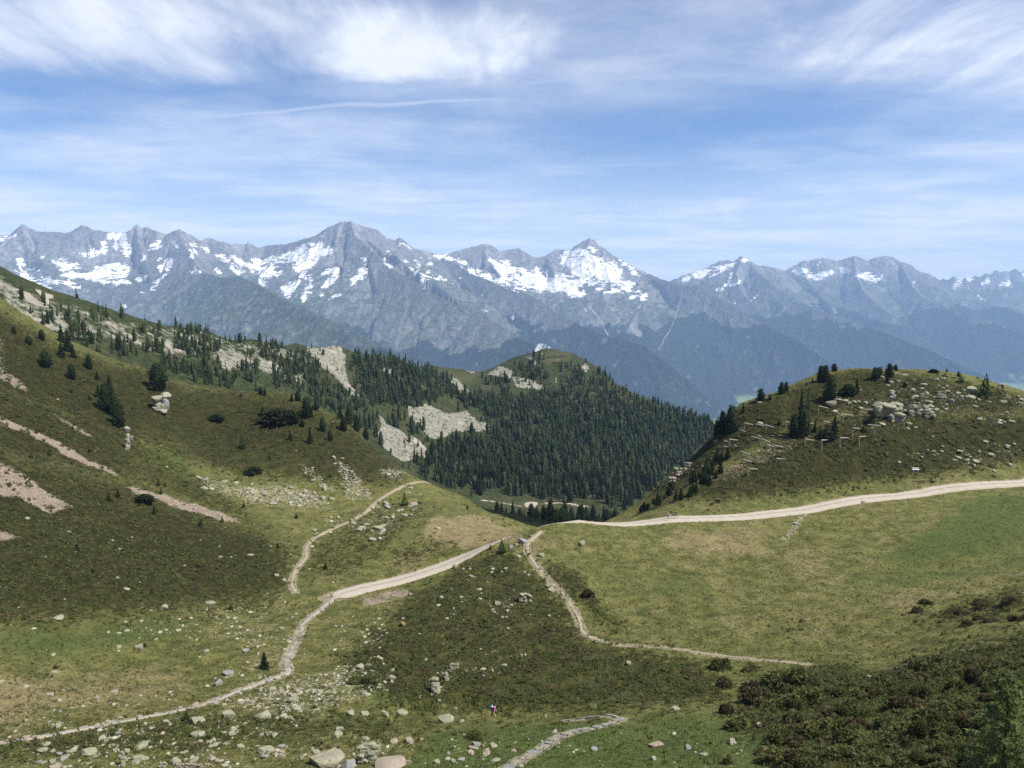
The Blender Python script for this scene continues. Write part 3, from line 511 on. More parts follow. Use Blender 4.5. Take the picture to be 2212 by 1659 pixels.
def masks(**kw):
    out = {}
    for k, polys in kw.items():
        m = Mask()
        for val, soft, pl_ in polys: m.poly(pl_, val, soft)
        out[k] = m
    return out
MA = masks(
 heath=[(.95,10,[(740,1430),(800,1360),(900,1280),(1050,1195),(1120,1190),(1150,1235),(1215,1290),(1250,1370),(1330,1400),(1500,1425),(1580,1470),(1560,1510),(1350,1530),(1100,1545),(900,1530),(800,1490)]),
  (.85,5,[(1165,1215),(1230,1225),(1268,1262),(1275,1290),(1300,1310),(1362,1362),(1330,1368),(1280,1330),(1240,1290),(1190,1250)]),
  (.95,10,[(1640,1470),(1760,1440),(1900,1455),(2000,1420),(2230,1365),(2400,1340),(2400,1680),(1760,1680),(1640,1600),(1570,1540)]),
  (.75,8,[(1960,1350),(2080,1300),(2230,1255),(2230,1310),(2080,1350),(1990,1365)]), (.7,5,[(1660,1360),(1760,1345),(1740,1365),(1680,1372)]),
  (1.0,10,[(-100,600),(130,750),(330,800),(420,834),(620,845),(760,915),(920,1040),(800,1050),(500,1030),(300,960),(100,880),(-100,830)]),
  (.85,8,[(-100,820),(100,870),(280,930),(420,1020),(640,1180),(500,1120),(250,1030),(-100,960)]), (.80,14,[(-100,950),(250,1030),(500,1120),(640,1180),(620,1300),(300,1335),(-100,1350)]),
  (1,8,[(1450,1085),(1600,1000),(1700,930),(1850,890),(2230,890),(2230,1000),(1900,1042),(1560,1087)]), (1,6,[(1350,1115),(1440,1030),(1560,900),(1700,840),(1700,930),(1560,1000),(1450,1075)]),
  (1,6,[(1700,835),(1850,797),(2000,803),(2200,850),(2200,900),(1850,890),(1700,930)]),
  (.62,8,[(-100,1600),(150,1585),(420,1545),(700,1540),(1000,1560),(1060,1552),(900,1600),(400,1615),(-100,1640)]),
  (.6,6,[(640,1180),(800,1090),(960,1080),(860,1170),(790,1230),(660,1260)]), (.55,5,[(840,1190),(960,1150),(1000,1190),(860,1240)]), (.5,5,[(930,1045),(1080,1110),(1160,1148),(1040,1125)])],
 dense=[(.95,24,[(-200,560),(130,740),(330,795),(420,832),(620,843),(760,913),(925,1038),(880,1060),(700,1040),(640,985),(500,1010),(430,1020),(400,950),(330,930),(280,940),(250,1030),(500,1110),(640,1180),(600,1290),(300,1330),(-200,1350)]), (.85,8,[(1350,1115),(1440,1060),(1600,990),(1700,940),(1850,900),(2240,900),(2240,985),(1900,1035),(1560,1080),(1460,1085)]), (.85,6,[(1350,1110),(1500,960),(1620,860),(1850,797),(2240,850),(2240,900),(1850,900),(1700,940),(1560,1000)])],
 dry=[(.95,5,[(935,1112),(1040,1116),(1150,1158),(1060,1178),(1000,1190),(910,1160)]), (.7,6,[(840,1195),(960,1150),(1000,1185),(860,1245)]), (.62,20,[(1690,1195),(1830,1185),(1800,1250),(1650,1262)]),
  (.6,14,[(1430,1140),(1690,1125),(1640,1200),(1440,1230)]), (.6,10,[(1850,1300),(2240,1225),(2240,1265),(1950,1318)]), (.35,16,[(1500,1300),(2100,1300),(2000,1380),(1600,1370)]),
  (.6,16,[(-100,1460),(350,1430),(470,1460),(330,1520),(-100,1570)]), (.6,6,[(1120,1190),(1180,1160),(1260,1130),(1280,1140),(1170,1185),(1140,1230)]), (.4,10,[(1500,1085),(1700,1058),(2212,1000),(2212,1040),(1700,1090)])],
 lush=[(.6,14,[(1290,1260),(1500,1235),(1800,1262),(2000,1205),(2240,1185),(2240,1235),(1900,1268),(1600,1300),(1380,1290)]), (.9,12,[(1740,1160),(1900,1175),(2000,1150),(2130,1070),(2240,1070),(2240,1170),(1990,1225),(1800,1180)]),
  (.9,9,[(300,930),(370,955),(420,1010),(400,1040),(340,1000)]), (.7,12,[(-100,1390),(250,1345),(450,1330),(400,1375),(100,1425)]), (.95,14,[(950,1580),(1300,1560),(1520,1545),(1650,1600),(1720,1680),(850,1680)]),
  (.7,8,[(1560,1088),(1650,1065),(1800,1045),(1850,1055),(1650,1092)]), (.7,8,[(1580,900),(1690,960),(1620,985),(1540,1000)]), (.5,10,[(760,1480),(860,1480),(900,1530),(800,1540)]), (.5,12,[(1640,1450),(1560,1560),(1700,1620),(1760,1480)]), (.6,8,[(1560,1320),(1640,1290),(1690,1320),(1600,1345)])],
 scree=[(1,1,[(0,900),(60,928),(150,968),(262,1030),(245,1030),(140,986),(60,945),(-60,905)]), (1,1,[(276,1048),(330,1062),(420,1088),(530,1126),(470,1126),(370,1092),(290,1065)]),
  (1,2,[(-60,985),(40,1015),(65,1035),(95,1062),(168,1102),(110,1110),(60,1085),(-60,1060)]), (.8,1,[(-30,775),(40,820),(72,852),(40,842),(-30,800)]), (.75,1,[(105,885),(160,915),(217,946),(180,942),(130,912)]), (.8,2,[(-60,1135),(30,1152),(66,1166),(-60,1175)]),
  (.52,3,[(1570,1000),(1640,965),(1700,930),(1770,935),(1680,1000),(1560,1050),(1490,1060)]), (.4,5,[(1560,1070),(1660,985),(1760,980),(1640,1070)]), (.5,2,[(1690,932),(1760,925),(1800,945),(1720,955)]), (.55,1,[(1878,950),(1910,945),(1900,960),(1878,962)]), (.7,2,[(1420,1068),(1450,1030),(1480,1005),(1495,1010),(1460,1050)]),
  (.55,3,[(320,1260),(250,1230),(330,1240)]), (.6,4,[(690,1290),(740,1255),(800,1270),(740,1310)]), (.8,2,[(770,1290),(880,1270),(900,1285),(780,1312)]), (.8,3,[(1895,1448),(1930,1438),(2020,1435),(2010,1450),(1920,1460)]), (.7,2,[(1990,1415),(2120,1398),(2110,1408),(2000,1425)]),
  (.9,2,[(2155,1240),(2230,1238),(2230,1248),(2160,1248)]), (.5,5,[(480,1440),(640,1380),(700,1330),(720,1340),(650,1420),(500,1480)])],
 rocky=[(1,3,[(425,1024),(500,1045),(550,1050),(600,1040),(690,1064),(730,1100),(550,1090),(450,1058)]), (1,2,[(632,990),(675,1010),(702,1045),(735,1065),(715,1068),(670,1030)]), (1,2,[(715,975),(755,1010),(785,1045),(812,1080),(745,1085),(738,1040)]), (.5,5,[(560,1060),(760,1080),(960,1070),(900,1100),(620,1105)]), (1,2,[(820,1010),(892,1016),(866,1042),(822,1032)]), (1,1,[(1683,1168),(1700,1148),(1724,1110),(1742,1112),(1720,1152),(1702,1172)]), (.7,2,[(-40,690),(8,730),(14,800),(0,830),(-40,800)]), (.45,8,[(690,1095),(900,1070),(980,1085),(820,1160),(680,1190)]), (.7,4,[(820,1110),(870,1090),(850,1150),(800,1170)]),
  (.55,10,[(200,1345),(560,1290),(720,1330),(640,1440),(500,1490),(400,1500),(560,1400),(350,1380)]), (.5,8,[(-60,1520),(420,1490),(380,1520),(-60,1570)]), (.5,12,[(-60,1560),(450,1540),(880,1600),(880,1680),(-60,1680)]), (.95,5,[(470,1520),(580,1475),(760,1430),(860,1480),(700,1550),(560,1560)]),
  (.9,3,[(920,1490),(945,1450),(1000,1425),(960,1490),(900,1530)]), (.42,6,[(1780,860),(2000,815),(2212,850),(2212,920),(1950,935),(1830,930)]), (.45,6,[(1880,990),(2212,950),(2212,1000),(2100,1010),(1980,1000)]), (.35,20,[(900,1570),(1300,1600),(1300,1680),(900,1680)]), (.3,20,[(1500,1560),(1800,1600),(1700,1680),(1400,1680)]), (.5,8,[(700,1350),(860,1300),(860,1420),(740,1430)]), (.3,12,[(1000,1200),(1200,1260),(1100,1500),(900,1400)])])
wpx_ = fbm(AX / 4, AY / 4, 4, 201) * 1900 / np.maximum(AY, 30); wpy_ = fbm(AX / 4 + 40, AY / 4, 4, 202) * 900 / np.maximum(AY, 30)
for k in MA: globals()['a_' + k] = MA[k].at(apx + wpx_, apy + wpy_)
way_d = np.full(AX.shape, 1e4, np.float32)
for line, hw in WAYS: way_d = np.minimum(way_d, dist_line(AX.ravel(), AY.ravel(), line).reshape(AX.shape) - hw)
calm = sstep(way_d, 0.0, 1.6)
rel = fbm(AX / 9, AY / 9, 4, 11) * 0.55 + fbm(AX / 1.9, AY / 1.9, 3, 14) * 0.16
hth = a_heath * sstep((0.5 * vnoise(AX / 1.6, AY / 1.6, 31) + 0.5 * vnoise(AX / 0.62, AY / 0.62, 36)) + 0.5 * (vnoise(AX / 5, AY / 5, 32) - .5), 0.45 - 0.35 * a_heath, 0.9 - 0.25 * a_heath)
rel = rel + hth * (0.30 + 0.25 * vnoise(AX / 0.7, AY / 0.7, 33))
rck = a_rocky * ridged(AX / 3.2, AY / 3.2, 3, 35) * 0.25 + a_scree * fbm(AX / 0.8, AY / 0.8, 2, 37) * 0.2
fade = sstep(AY, 6, 30)
road_w = np.minimum(dist_line(AX.ravel(), AY.ravel(), WAYS[0][0]) - 1.85, dist_line(AX.ravel(), AY.ravel(), WAYS[1][0]) - 2.35).reshape(AX.shape)
AZ = AZ0 + (rel + rck) * (0.28 + 0.72 * calm) * sstep(road_w, 0.0, 1.2) * fade - 0.30 * (1 - sstep(road_w, -0.1, 0.55)) - 0.05 * (1 - sstep(way_d, -0.1, 0.6))
el = AZ / ra[:, None]; hor = np.maximum.accumulate(el, axis=0); back = np.roll(hor, 1, 0); back[0] = -9
vis = el > back - 0.06
keepA = vis[:-1, :-1] | vis[1:, :-1] | vis[:-1, 1:] | vis[1:, 1:]

m_gr, t, b = material('meadow')
pos = t.new('ShaderNodeNewGeometry').outputs['Position']
big = t.noise(pos, 0.045, 4, 0.6); mid = t.noise(pos, 0.42, 5, 0.66); fine = t.noise(pos, 2.0, 5, 0.7); xf = t.noise(pos, 6.5, 3, 0.65)
att = lambda n: t.attr(n).outputs['Fac']
mfn = t.math('ADD', t.math('MULTIPLY', t.math('SUBTRACT', mid, 0.5), 0.55), t.math('MULTIPLY', t.math('SUBTRACT', fine, 0.5), 1.5))
bfn = t.math('ADD', t.math('MULTIPLY', t.math('SUBTRACT', big, 0.5), 1.6), t.math('MULTIPLY', mfn, 0.6))
grass = t.mix(t.step(t.math('ADD', mid, t.math('MULTIPLY', mfn, 0.3)), 0.3, 0.7), (0.095, 0.104, 0.032), (0.158, 0.152, 0.054))
tus = t.step(t.math('ADD', t.noise(pos, 0.22, 6, 0.72), t.math('MULTIPLY', t.math('SUBTRACT', fine, 0.5), 0.5)), 0.56, 0.66)
grass = t.mix(t.math('MULTIPLY', tus, 0.75), grass, (0.050, 0.068, 0.020))
tan_ = t.step(t.math('ADD', t.noise(t.mapping(pos, (1, 1, 1), (0, 0, 0), (31, 7, 0)), 0.16, 6, 0.7), t.math('MULTIPLY', t.math('SUBTRACT', fine, 0.5), 0.4)), 0.55, 0.68)
grass = t.mix(t.math('MULTIPLY', tan_, 0.65), grass, (0.200, 0.172, 0.085))
grass = t.mix(t.step(t.math('ADD', att('lush'), bfn), 0.22, 0.72), grass, t.mix(fine, (0.050, 0.074, 0.022), (0.112, 0.138, 0.042)))
grass = t.mix(t.math('MULTIPLY', t.step(t.math('ADD', att('dry'), bfn), 0.22, 0.75), 0.9), grass, t.mix(mid, (0.205, 0.160, 0.090), (0.270, 0.225, 0.115)))
flw = t.math('MULTIPLY', t.step(t.noise(pos, 2.7, 2), 0.70, 0.76), t.step(big, 0.52, 0.62))
grass = t.mix(t.math('MULTIPLY', flw, 0.6), grass, (0.30, 0.26, 0.03))
grass = t.mix(t.step(xf, 0.62, 0.75), grass, (0.185, 0.180, 0.080)); grass = t.mix(t.step(xf, 0.40, 0.27), grass, (0.045, 0.052, 0.018))
grass = t.mix(t.math('MULTIPLY', t.math('POWER', att('heath'), 3.0), 0.62), grass, t.mix(fine, (0.040, 0.040, 0.014), (0.080, 0.076, 0.027)))
heath = t.mix(t.step(mid, 0.35, 0.68), (0.033, 0.038, 0.013), (0.070, 0.070, 0.022))
heath = t.mix(t.step(t.noise(pos, 0.55, 4, 0.6), 0.56, 0.72), heath, (0.082, 0.050, 0.030))
heath = t.mix(t.step(xf, 0.55, 0.75), heath, (0.115, 0.110, 0.040)); heath = t.mix(t.step(xf, 0.45, 0.28), heath, (0.020, 0.021, 0.009))
clm = t.noise(t.mapping(pos, (1, 1, 1), (0, 0, 0), (13, 5, 2)), 1.05, 4, 0.62)
hf = t.step(t.math('ADD', t.math('ADD', t.math('MULTIPLY', att('heath'), 0.56), t.math('MULTIPLY', att('hth'), 0.15)), t.math('ADD', t.math('MULTIPLY', t.math('SUBTRACT', clm, 0.5), 1.9), t.math('MULTIPLY', t.math('SUBTRACT', mid, 0.5), 0.7))), 0.30, 0.48)
col = t.mix(hf, grass, heath)
col = t.mix(1.0, col, t.mix(t.step(t.math('ADD', att('dense'), t.math('MULTIPLY', mfn, 0.8)), 0.10, 1.0), (1, 1, 1), (0.60, 0.585, 0.60)), 'MULTIPLY')
stone = t.mix(fine, (0.17, 0.16, 0.12), (0.40, 0.375, 0.28)); stone = t.mix(t.step(mid, 0.5, 0.7), stone, (0.37, 0.30, 0.24))
cell = t.voro(pos, 1.6); cell2 = t.voro(pos, 2.8)
rk = t.math('SUBTRACT', t.math('ADD', t.math('MULTIPLY', att('rocky'), 0.50), t.math('MULTIPLY', mfn, 0.55)), t.math('MINIMUM', cell, t.math('ADD', cell2, 0.12)))
col = t.mix(t.step(rk, 0.02, 0.12), col, stone)
scr = t.mix(fine, (0.16, 0.122, 0.090), (0.36, 0.295, 0.235)); scr = t.mix(t.step(cell2, 0.25, 0.02), scr, (0.42, 0.37, 0.30)); scr = t.mix(t.step(xf, 0.42, 0.30), scr, (0.10, 0.085, 0.06))
col = t.mix(t.step(t.math('ADD', att('scree'), t.math('MULTIPLY', mfn, 1.0)), 0.50, 0.85), col, scr)
col = t.mix(t.math('MULTIPLY', t.step(t.math('ADD', att('verge'), t.math('MULTIPLY', mfn, 0.6)), 0.45, 0.75), 0.85), col, t.mix(fine, (0.22, 0.185, 0.12), (0.33, 0.29, 0.21)))
tex = t.math('ADD', t.math('MULTIPLY', t.step(fine, 0.30, 0.70), 0.55), t.math('ADD', t.math('MULTIPLY', t.step(mid, 0.32, 0.68), 0.35), t.math('MULTIPLY', t.step(xf, 0.3, 0.7), 0.35)))
col = t.mix(1.0, col, t.mix(t.math('MULTIPLY', tex, 0.8), (0.58, 0.61, 0.56), (1.62, 1.58, 1.55)), 'MULTIPLY')
t.put(b.inputs['Base Color'], col); b.inputs['Specular IOR Level'].default_value = 0.05
bp = t.new('ShaderNodeBump'); bp.inputs['Strength'].default_value = 1.0; bp.inputs['Distance'].default_value = 0.6
t.put(bp.inputs['Height'], t.math('ADD', fine, t.math('MULTIPLY', xf, 0.5))); t.put(b.inputs['Normal'], bp.outputs[0])
ground = kind(grid_mesh('ground', AX, AY, AZ, keepA, dict(dense=a_dense, heath=a_heath, hth=hth, dry=a_dry, lush=a_lush, scree=a_scree, rocky=a_rocky, verge=1 - sstep(way_d, 0.0, 0.9)), m_gr), 'structure')
for nm in ('AX', 'AY', 'AZ0', 'AZ', 'apx', 'apy', 'rel', 'hth', 'rck', 'calm', 'way_d', 'el', 'hor', 'back', 'vis', 'keepA'): globals().pop(nm, None)

# ------------------------------------------------------------------ road and paths, laid in the ground
def surface_near(x, y): return HA(x, y)
def strip(name, line, hw, mat, lift=0.06, edge=0.12, seed=0, across=7, grow=0.0):
    L = densify(line, 0.8); tn = np.gradient(L, axis=0); tn /= np.linalg.norm(tn, axis=1)[:, None]
    nx, ny = -tn[:, 1], tn[:, 0]; s = np.cumsum(np.r_[0, np.linalg.norm(np.diff(L, axis=0), axis=1)])
    hw = hw * (1 + grow * (s / s[-1]) ** 1.5); hw = hw * np.where(grow > 0, np.sqrt(np.clip((s[-1] - s) / 2.5, 0.02, 1)), 1.0)
    wl = hw * (1 + edge * fbm(s / 2.5, s * 0 + seed, 3, seed + 3) * 1.6); wr = hw * (1 + edge * fbm(s / 2.5, s * 0 + seed + 9, 3, seed + 4) * 1.6)
    f = np.linspace(-1, 1, across); off = np.where(f[None] < 0, f[None] * wl[:, None], f[None] * wr[:, None])
    X = L[:, 0:1] + nx[:, None] * off; Y = L[:, 1:2] + ny[:, None] * off
    Z = surface_near(X, Y).reshape(X.shape) + lift - 0.30 * (np.abs(f[None]) > 0.99)
    Z = Z + fbm(X / 0.9, Y / 0.9, 2, 61) * 0.03
    r = np.abs(f[None]) + 0 * X
    return kind(grid_mesh(name, X, Y, Z, None, dict(across=r), mat), 'structure')
def way_mat(name, c1, c2, track):
    m, t, b = material(name); pos = t.new('ShaderNodeNewGeometry').outputs['Position']
    n = t.noise(pos, 0.8, 4, 0.6); f_ = t.noise(pos, 7.0, 3, 0.6)
    c = t.mix(n, c1, c2); c = t.mix(t.step(f_, 0.55, 0.72), c, tuple(min(1, k * 1.25) for k in c2)); c = t.mix(t.step(f_, 0.42, 0.3), c, tuple(k * 0.6 for k in c1))
    ac = t.math('ADD', t.attr('across').outputs['Fac'], t.math('MULTIPLY', t.math('SUBTRACT', n, .5), .7))
    if track:
        c = t.mix(t.math('MULTIPLY', t.step(ac, 0.24, 0.04), 0.7), c, (0.22, 0.19, 0.13)); c = t.mix(t.math('MULTIPLY', t.step(ac, 0.72, 1.0), 0.8), c, (0.25, 0.21, 0.14)); c = t.mix(t.math('MULTIPLY', t.step(t.noise(pos, 0.25, 3), 0.5, 0.7), .35), c, (0.30, 0.25, 0.19))
    t.put(b.inputs['Base Color'], c)
    bp = t.new('ShaderNodeBump'); bp.inputs['Strength'].default_value = 0.5; bp.inputs['Distance'].default_value = 0.05
    t.put(bp.inputs['Height'], f_); t.put(b.inputs['Normal'], bp.outputs[0])
    return m
m_road = way_mat('pale_gravel', (0.30, 0.268, 0.22), (0.39, 0.35, 0.29), True)
m_path = way_mat('trodden_earth', (0.22, 0.18, 0.12), (0.34, 0.29, 0.205), False)
m_path2 = way_mat('stony_earth', (0.22, 0.20, 0.16), (0.34, 0.31, 0.25), False)
road = strip('road', ROAD, 1.85, m_road, 0.05, 0.10, 1, 9, 0.45)
path_e = strip('path', TRAIL_E, 0.42, m_path2, 0.02, 0.5, 2)
path_n = strip('path', TRAIL_N, 0.31, m_path, 0.03, 0.45, 3)
path_k = strip('path', TRAIL_K, 0.31, m_path, 0.0, 0.85, 4)
path_f = strip('path', TRAIL_F, 0.42, m_path2, -0.02, 0.3, 5)

# ------------------------------------------------------------------ the ridge behind and the wooded hill
pb = []
for a in [(-300,420,440),(0,578,440),(60,612,440),(110,640,440),(200,668,455),(300,692,470),(380,704,530),(430,716,555),(540,738,600),(640,743,650),(700,752,680),(730,753,700),(800,768,760),(850,776,780),(930,790,840),(1000,797,860),(1060,797,900),(1110,772,930),(1180,754,950),(1240,767,950),(1300,802,920),(1340,838,900),(1400,864,880),(1460,890,860),(1535,912,840),(1700,1000,800),(1900,1080,780),(2300,1150,780),
 (0,640,360),(0,690,310),(-300,560,330),(100,700,360),(100,760,310),(300,760,395),(300,840,340),(500,780,490),(500,840,415),(500,900,370),(200,740,360),
 (700,850,560),(700,950,460),(700,1010,410),(850,870,650),(850,950,560),(850,1020,480),(1000,880,740),(1000,960,640),(1000,1040,555),(1000,1100,480),
 (1180,850,820),(1180,950,690),(1180,1055,580),(1180,1090,545),(1180,1130,470),(1180,1170,420),(1340,950,730),(1340,1050,605),(1340,1085,560),(1340,1130,480),(1340,1200,400),(1500,980,740),(1500,1050,640),(1500,1150,520),(1700,1080,680),(2000,1200,600),
 (1060,820,850),(1110,810,860),(1240,800,880)]:
    pb.append(P(*a))
for a in [(-300,560,560),(0,720,560),(300,860,600),(540,900,740),(730,920,860),(930,960,1020),(1060,960,1080),(1180,930,1130),(1300,970,1100),(1460,1060,1040),(1700,1180,1000),(2200,1300,980),(0,1100,1300),(700,1150,1400),(1180,1150,1500),(1700,1300,1400),(2300,1400,1400)]: pb.append(P(*a))
HB = RBF(pb, 0.01)
rb = np.concatenate([np.linspace(290, 700, 180), np.linspace(700, 1150, 150)[1:], np.linspace(1150, 1600, 20)[1:]])
thb = np.radians(np.concatenate([np.linspace(-62, -38.6, 26), np.linspace(-38, 38, 540), np.linspace(38.6, 62, 26)]))
BX = np.outer(rb, np.sin(thb)).astype(np.float32); BY = np.outer(rb, np.cos(thb)).astype(np.float32)
BZ = HB(BX, BY).reshape(BX.shape); bpx, bpy_ = project(BX, BY, BZ)
G, H2, K = (737.3, 740.6), (1106, 740.6), (0, 438.9)
def kk(*pts): return [(987.5 + x / 5.04, 1042.4 + y / 5.04) for x, y in pts]
MB_ = masks(
 rock=[(1,1,zz(*G,(840,860),(940,870),(1100,800),(1200,850),(1330,910),(1470,900),(1620,870),(1700,950),(1800,1010),(1920,1060),(1930,1170),(1700,1180),(1500,1160),(1330,1220),(1150,1230),(1080,1130),(960,1100),(900,1000))),
  (1,1,zz(*G,(460,860),(540,960),(640,1030),(730,1100),(860,1180),(980,1220),(1100,1350),(1170,1440),(1100,1500),(900,1500),(800,1560),(600,1400),(510,1300),(470,1150),(520,1050))),
  (1,1,[(660,745),(735,752),(748,770),(745,800),(755,830),(775,845),(778,868),(755,850),(725,815),(690,790),(670,770)]), (.9,1,zz(*G,(1420,430),(1530,470),(1640,580),(1680,660),(1540,690),(1480,560),(1400,480))),
  (.9,1,zz(*G,(1880,420),(2050,300),(2230,380),(2230,480),(2000,450))), (.8,1,zz(*G,(540,350),(680,350),(770,480),(760,560),(690,440),(560,410))), (.9,1,zz(*H2,(0,450),(200,450),(330,510),(440,560),(470,610),(200,600),(40,560))), (.9,0,zz(*H2,(920,260),(1000,330),(970,400),(915,370))), (.8,0,zz(*H2,(550,430),(590,450),(570,530))), (.7,1,zz(*H2,(110,180),(260,170),(330,250),(420,380),(330,330),(230,240))), (.7,0,zz(*H2,(820,360),(880,370),(870,410))), (.7,1,zz(*H2,(480,190),(680,175),(700,200),(560,215))), (.6,0,zz(*H2,(520,280),(650,275),(650,290))),
  (.52,6,[(-60,560),(110,640),(300,690),(420,703),(560,738),(700,755),(720,800),(640,790),(560,780),(400,770),(200,745),(60,725),(-60,690)]), (.6,4,[(420,730),(520,745),(620,790),(700,830),(640,830),(480,800)]), (.5,0,kk((690,160),(740,165),(730,190)))],
 bare=[(.9,1,zz(*K,(420,1090),(560,1150),(740,1230),(620,1250),(680,1320),(590,1330),(540,1250))), (.9,1,kk((740,185),(900,195),(860,230),(830,290),(790,280),(730,225))), (.8,0,kk((240,188),(450,205),(700,235),(700,250),(450,225),(240,200))), (.8,0,kk((900,195),(1200,205),(1440,250),(1430,275),(1200,225),(900,212))), (.9,0,zz(*H2,(350,150),(400,110),(410,120),(380,155))), (.8,0,zz(*G,(1590,345),(1700,350),(1780,335),(1670,410),(1690,375)))],
 grass=[(1,2,zz(*H2,(380,160),(480,90),(600,75),(780,130),(720,260),(500,270),(370,250))), (1,3,kk((200,160),(700,190),(1440,260),(1440,300),(900,300),(400,260))), (.9,3,[(945,790),(1000,805),(1050,795),(1010,830),(960,815)]), (.5,5,[(800,880),(880,900),(890,960),(840,930)]), (.7,5,[(440,760),(520,770),(520,800),(440,790)])])
b_rock, b_bare, b_grass = (MB_[k].at(bpx, bpy_) for k in ('rock', 'bare', 'grass'))
blk = ridged(BX / 16, BY / 16, 4, 111)
BZ2 = BZ + fbm(BX / 55, BY / 55, 4, 101) * 3.2 + b_rock * (blk - 0.4) * 5.5 + fbm(BX / 7, BY / 7, 2, 105) * 0.5
m_hill, t, b = material('hill_ground')
pos = t.new('ShaderNodeNewGeometry').outputs['Position']
mid = t.noise(pos, 0.05, 5, 0.62); fine = t.noise(pos, 0.3, 5, 0.65)
mfn = t.math('ADD', t.math('MULTIPLY', t.math('SUBTRACT', mid, 0.5), 1.0), t.math('MULTIPLY', t.math('SUBTRACT', fine, 0.5), 0.9))
g_ = t.mix(t.step(fine, 0.35, 0.65), (0.018, 0.027, 0.010), (0.050, 0.059, 0.022)); g_ = t.mix(t.step(mid, 0.52, 0.68), g_, (0.064, 0.058, 0.028))
g_ = t.mix(t.attr('grass').outputs['Fac'], g_, t.mix(fine, (0.045, 0.050, 0.021), (0.078, 0.077, 0.033)))
cell = t.voro(pos, 0.42); cell2 = t.voro(pos, 0.17)
r_ = t.mix(fine, (0.155, 0.152, 0.118), (0.32, 0.31, 0.24)); r_ = t.mix(t.step(cell, 0.55, 0.85), r_, (0.075, 0.072, 0.055)); r_ = t.mix(t.step(cell2, 0.62, 0.9), r_, (0.12, 0.12, 0.08)); r_ = t.mix(t.step(mid, 0.55, 0.7), r_, (0.34, 0.30, 0.26))
rf = t.step(t.math('ADD', t.attr('rock').outputs['Fac'], t.math('MULTIPLY', mfn, 0.8)), 0.42, 0.62)
col = t.mix(rf, g_, r_)
col = t.mix(t.step(t.math('ADD', t.attr('bare').outputs['Fac'], t.math('MULTIPLY', mfn, 0.4)), 0.4, 0.6), col, t.mix(fine, (0.26, 0.22, 0.17), (0.40, 0.35, 0.29)))
t.put(b.inputs['Base Color'], col); b.inputs['Specular IOR Level'].default_value = 0.05
bp = t.new('ShaderNodeBump'); bp.inputs['Strength'].default_value = 1.0; bp.inputs['Distance'].default_value = 2.0
t.put(bp.inputs['Height'], t.math('SUBTRACT', fine, t.math('MULTIPLY', t.math('MULTIPLY', cell, rf), 0.7))); t.put(b.inputs['Normal'], bp.outputs[0])
el = BZ2 / rb[:, None]; hor = np.maximum.accumulate(el, axis=0); back = np.roll(hor, 1, 0); back[0] = -9
vis = el > back - 0.06; keepB = vis[:-1, :-1] | vis[1:, :-1] | vis[:-1, 1:] | vis[1:, 1:]
hill = kind(grid_mesh('hill', BX, BY, BZ2, keepB, dict(rock=b_rock, bare=b_bare, grass=b_grass), m_hill), 'structure')
for nm in ('BX', 'BY', 'BZ', 'BZ2', 'bpx', 'bpy_', 'blk', 'el', 'hor', 'back', 'vis', 'keepB'): globals().pop(nm, None)

# ------------------------------------------------------------------ haze between the mountains
bm = bmesh.new(); bmesh.ops.create_cube(bm, size=1.0)
for v in bm.verts: v.co = (v.co.x * 26000, 7850 + v.co.y * 17300, -1180 + (v.co.z + 0.5) * 2070)
me = bpy.data.meshes.new('haze'); bm.to_mesh(me); bm.free()
hz = bpy.data.objects.new('haze', me); COL.objects.link(hz); kind(hz, 'stuff')
mh = bpy.data.materials.new('haze_air'); mh.use_nodes = True; nt = mh.node_tree; nt.nodes.clear()
pv = nt.nodes.new('ShaderNodeVolumePrincipled'); out = nt.nodes.new('ShaderNodeOutputMaterial')
pv.inputs['Color'].default_value = (*HAZE_COLOR, 1); pv.inputs['Density'].default_value = HAZE_DENSITY; pv.inputs['Anisotropy'].default_value = 0.0
nt.links.new(pv.outputs[0], out.inputs['Volume']); mh.cycles.volume_sampling = 'DISTANCE'; mh.cycles.homogeneous_volume = True; me.materials.append(mh)
bpy.context.view_layer.update()

# ------------------------------------------------------------------ placing things on the ground
DG = bpy.context.evaluated_depsgraph_get()
def hit(px, py, only=None):                    # the ground point seen at px, py
    d = ray(px, py); best = None
    for o in ((only,) if only else (ground, hill)):
        ok, loc, nor, _ = o.ray_cast((0, 0, 0), d)
        if ok and (best is None or loc.length < best[0].length): best = (loc.copy(), nor.copy(), o)
    return best
def drop(x, y, o=None):
    best = None
    for g in ((o,) if o else (ground, hill)):
        ok, loc, nor, _ = g.ray_cast((x, y, 400), (0, 0, -1))
        if ok and (best is None or loc.z > best.z): best = loc
    return best
def tag(o, label, cat, group=None):
    o['label'] = label; o['category'] = cat
    if group: o['group'] = group
    return o
def mesh_obj(name, me, mat=None, parent=None):
    if mat and not me.materials: me.materials.append(mat)
    o = bpy.data.objects.new(name, me); COL.objects.link(o)
    if parent: o.parent = parent
    return o
def empty(name, loc, rz=0, s=1):
    o = bpy.data.objects.new(name, None); COL.objects.link(o); o.location = loc; o.rotation_euler = (0, 0, rz); o.empty_display_size = 0.3
    o.scale = (s, s, s) if not isinstance(s, tuple) else s
    return o

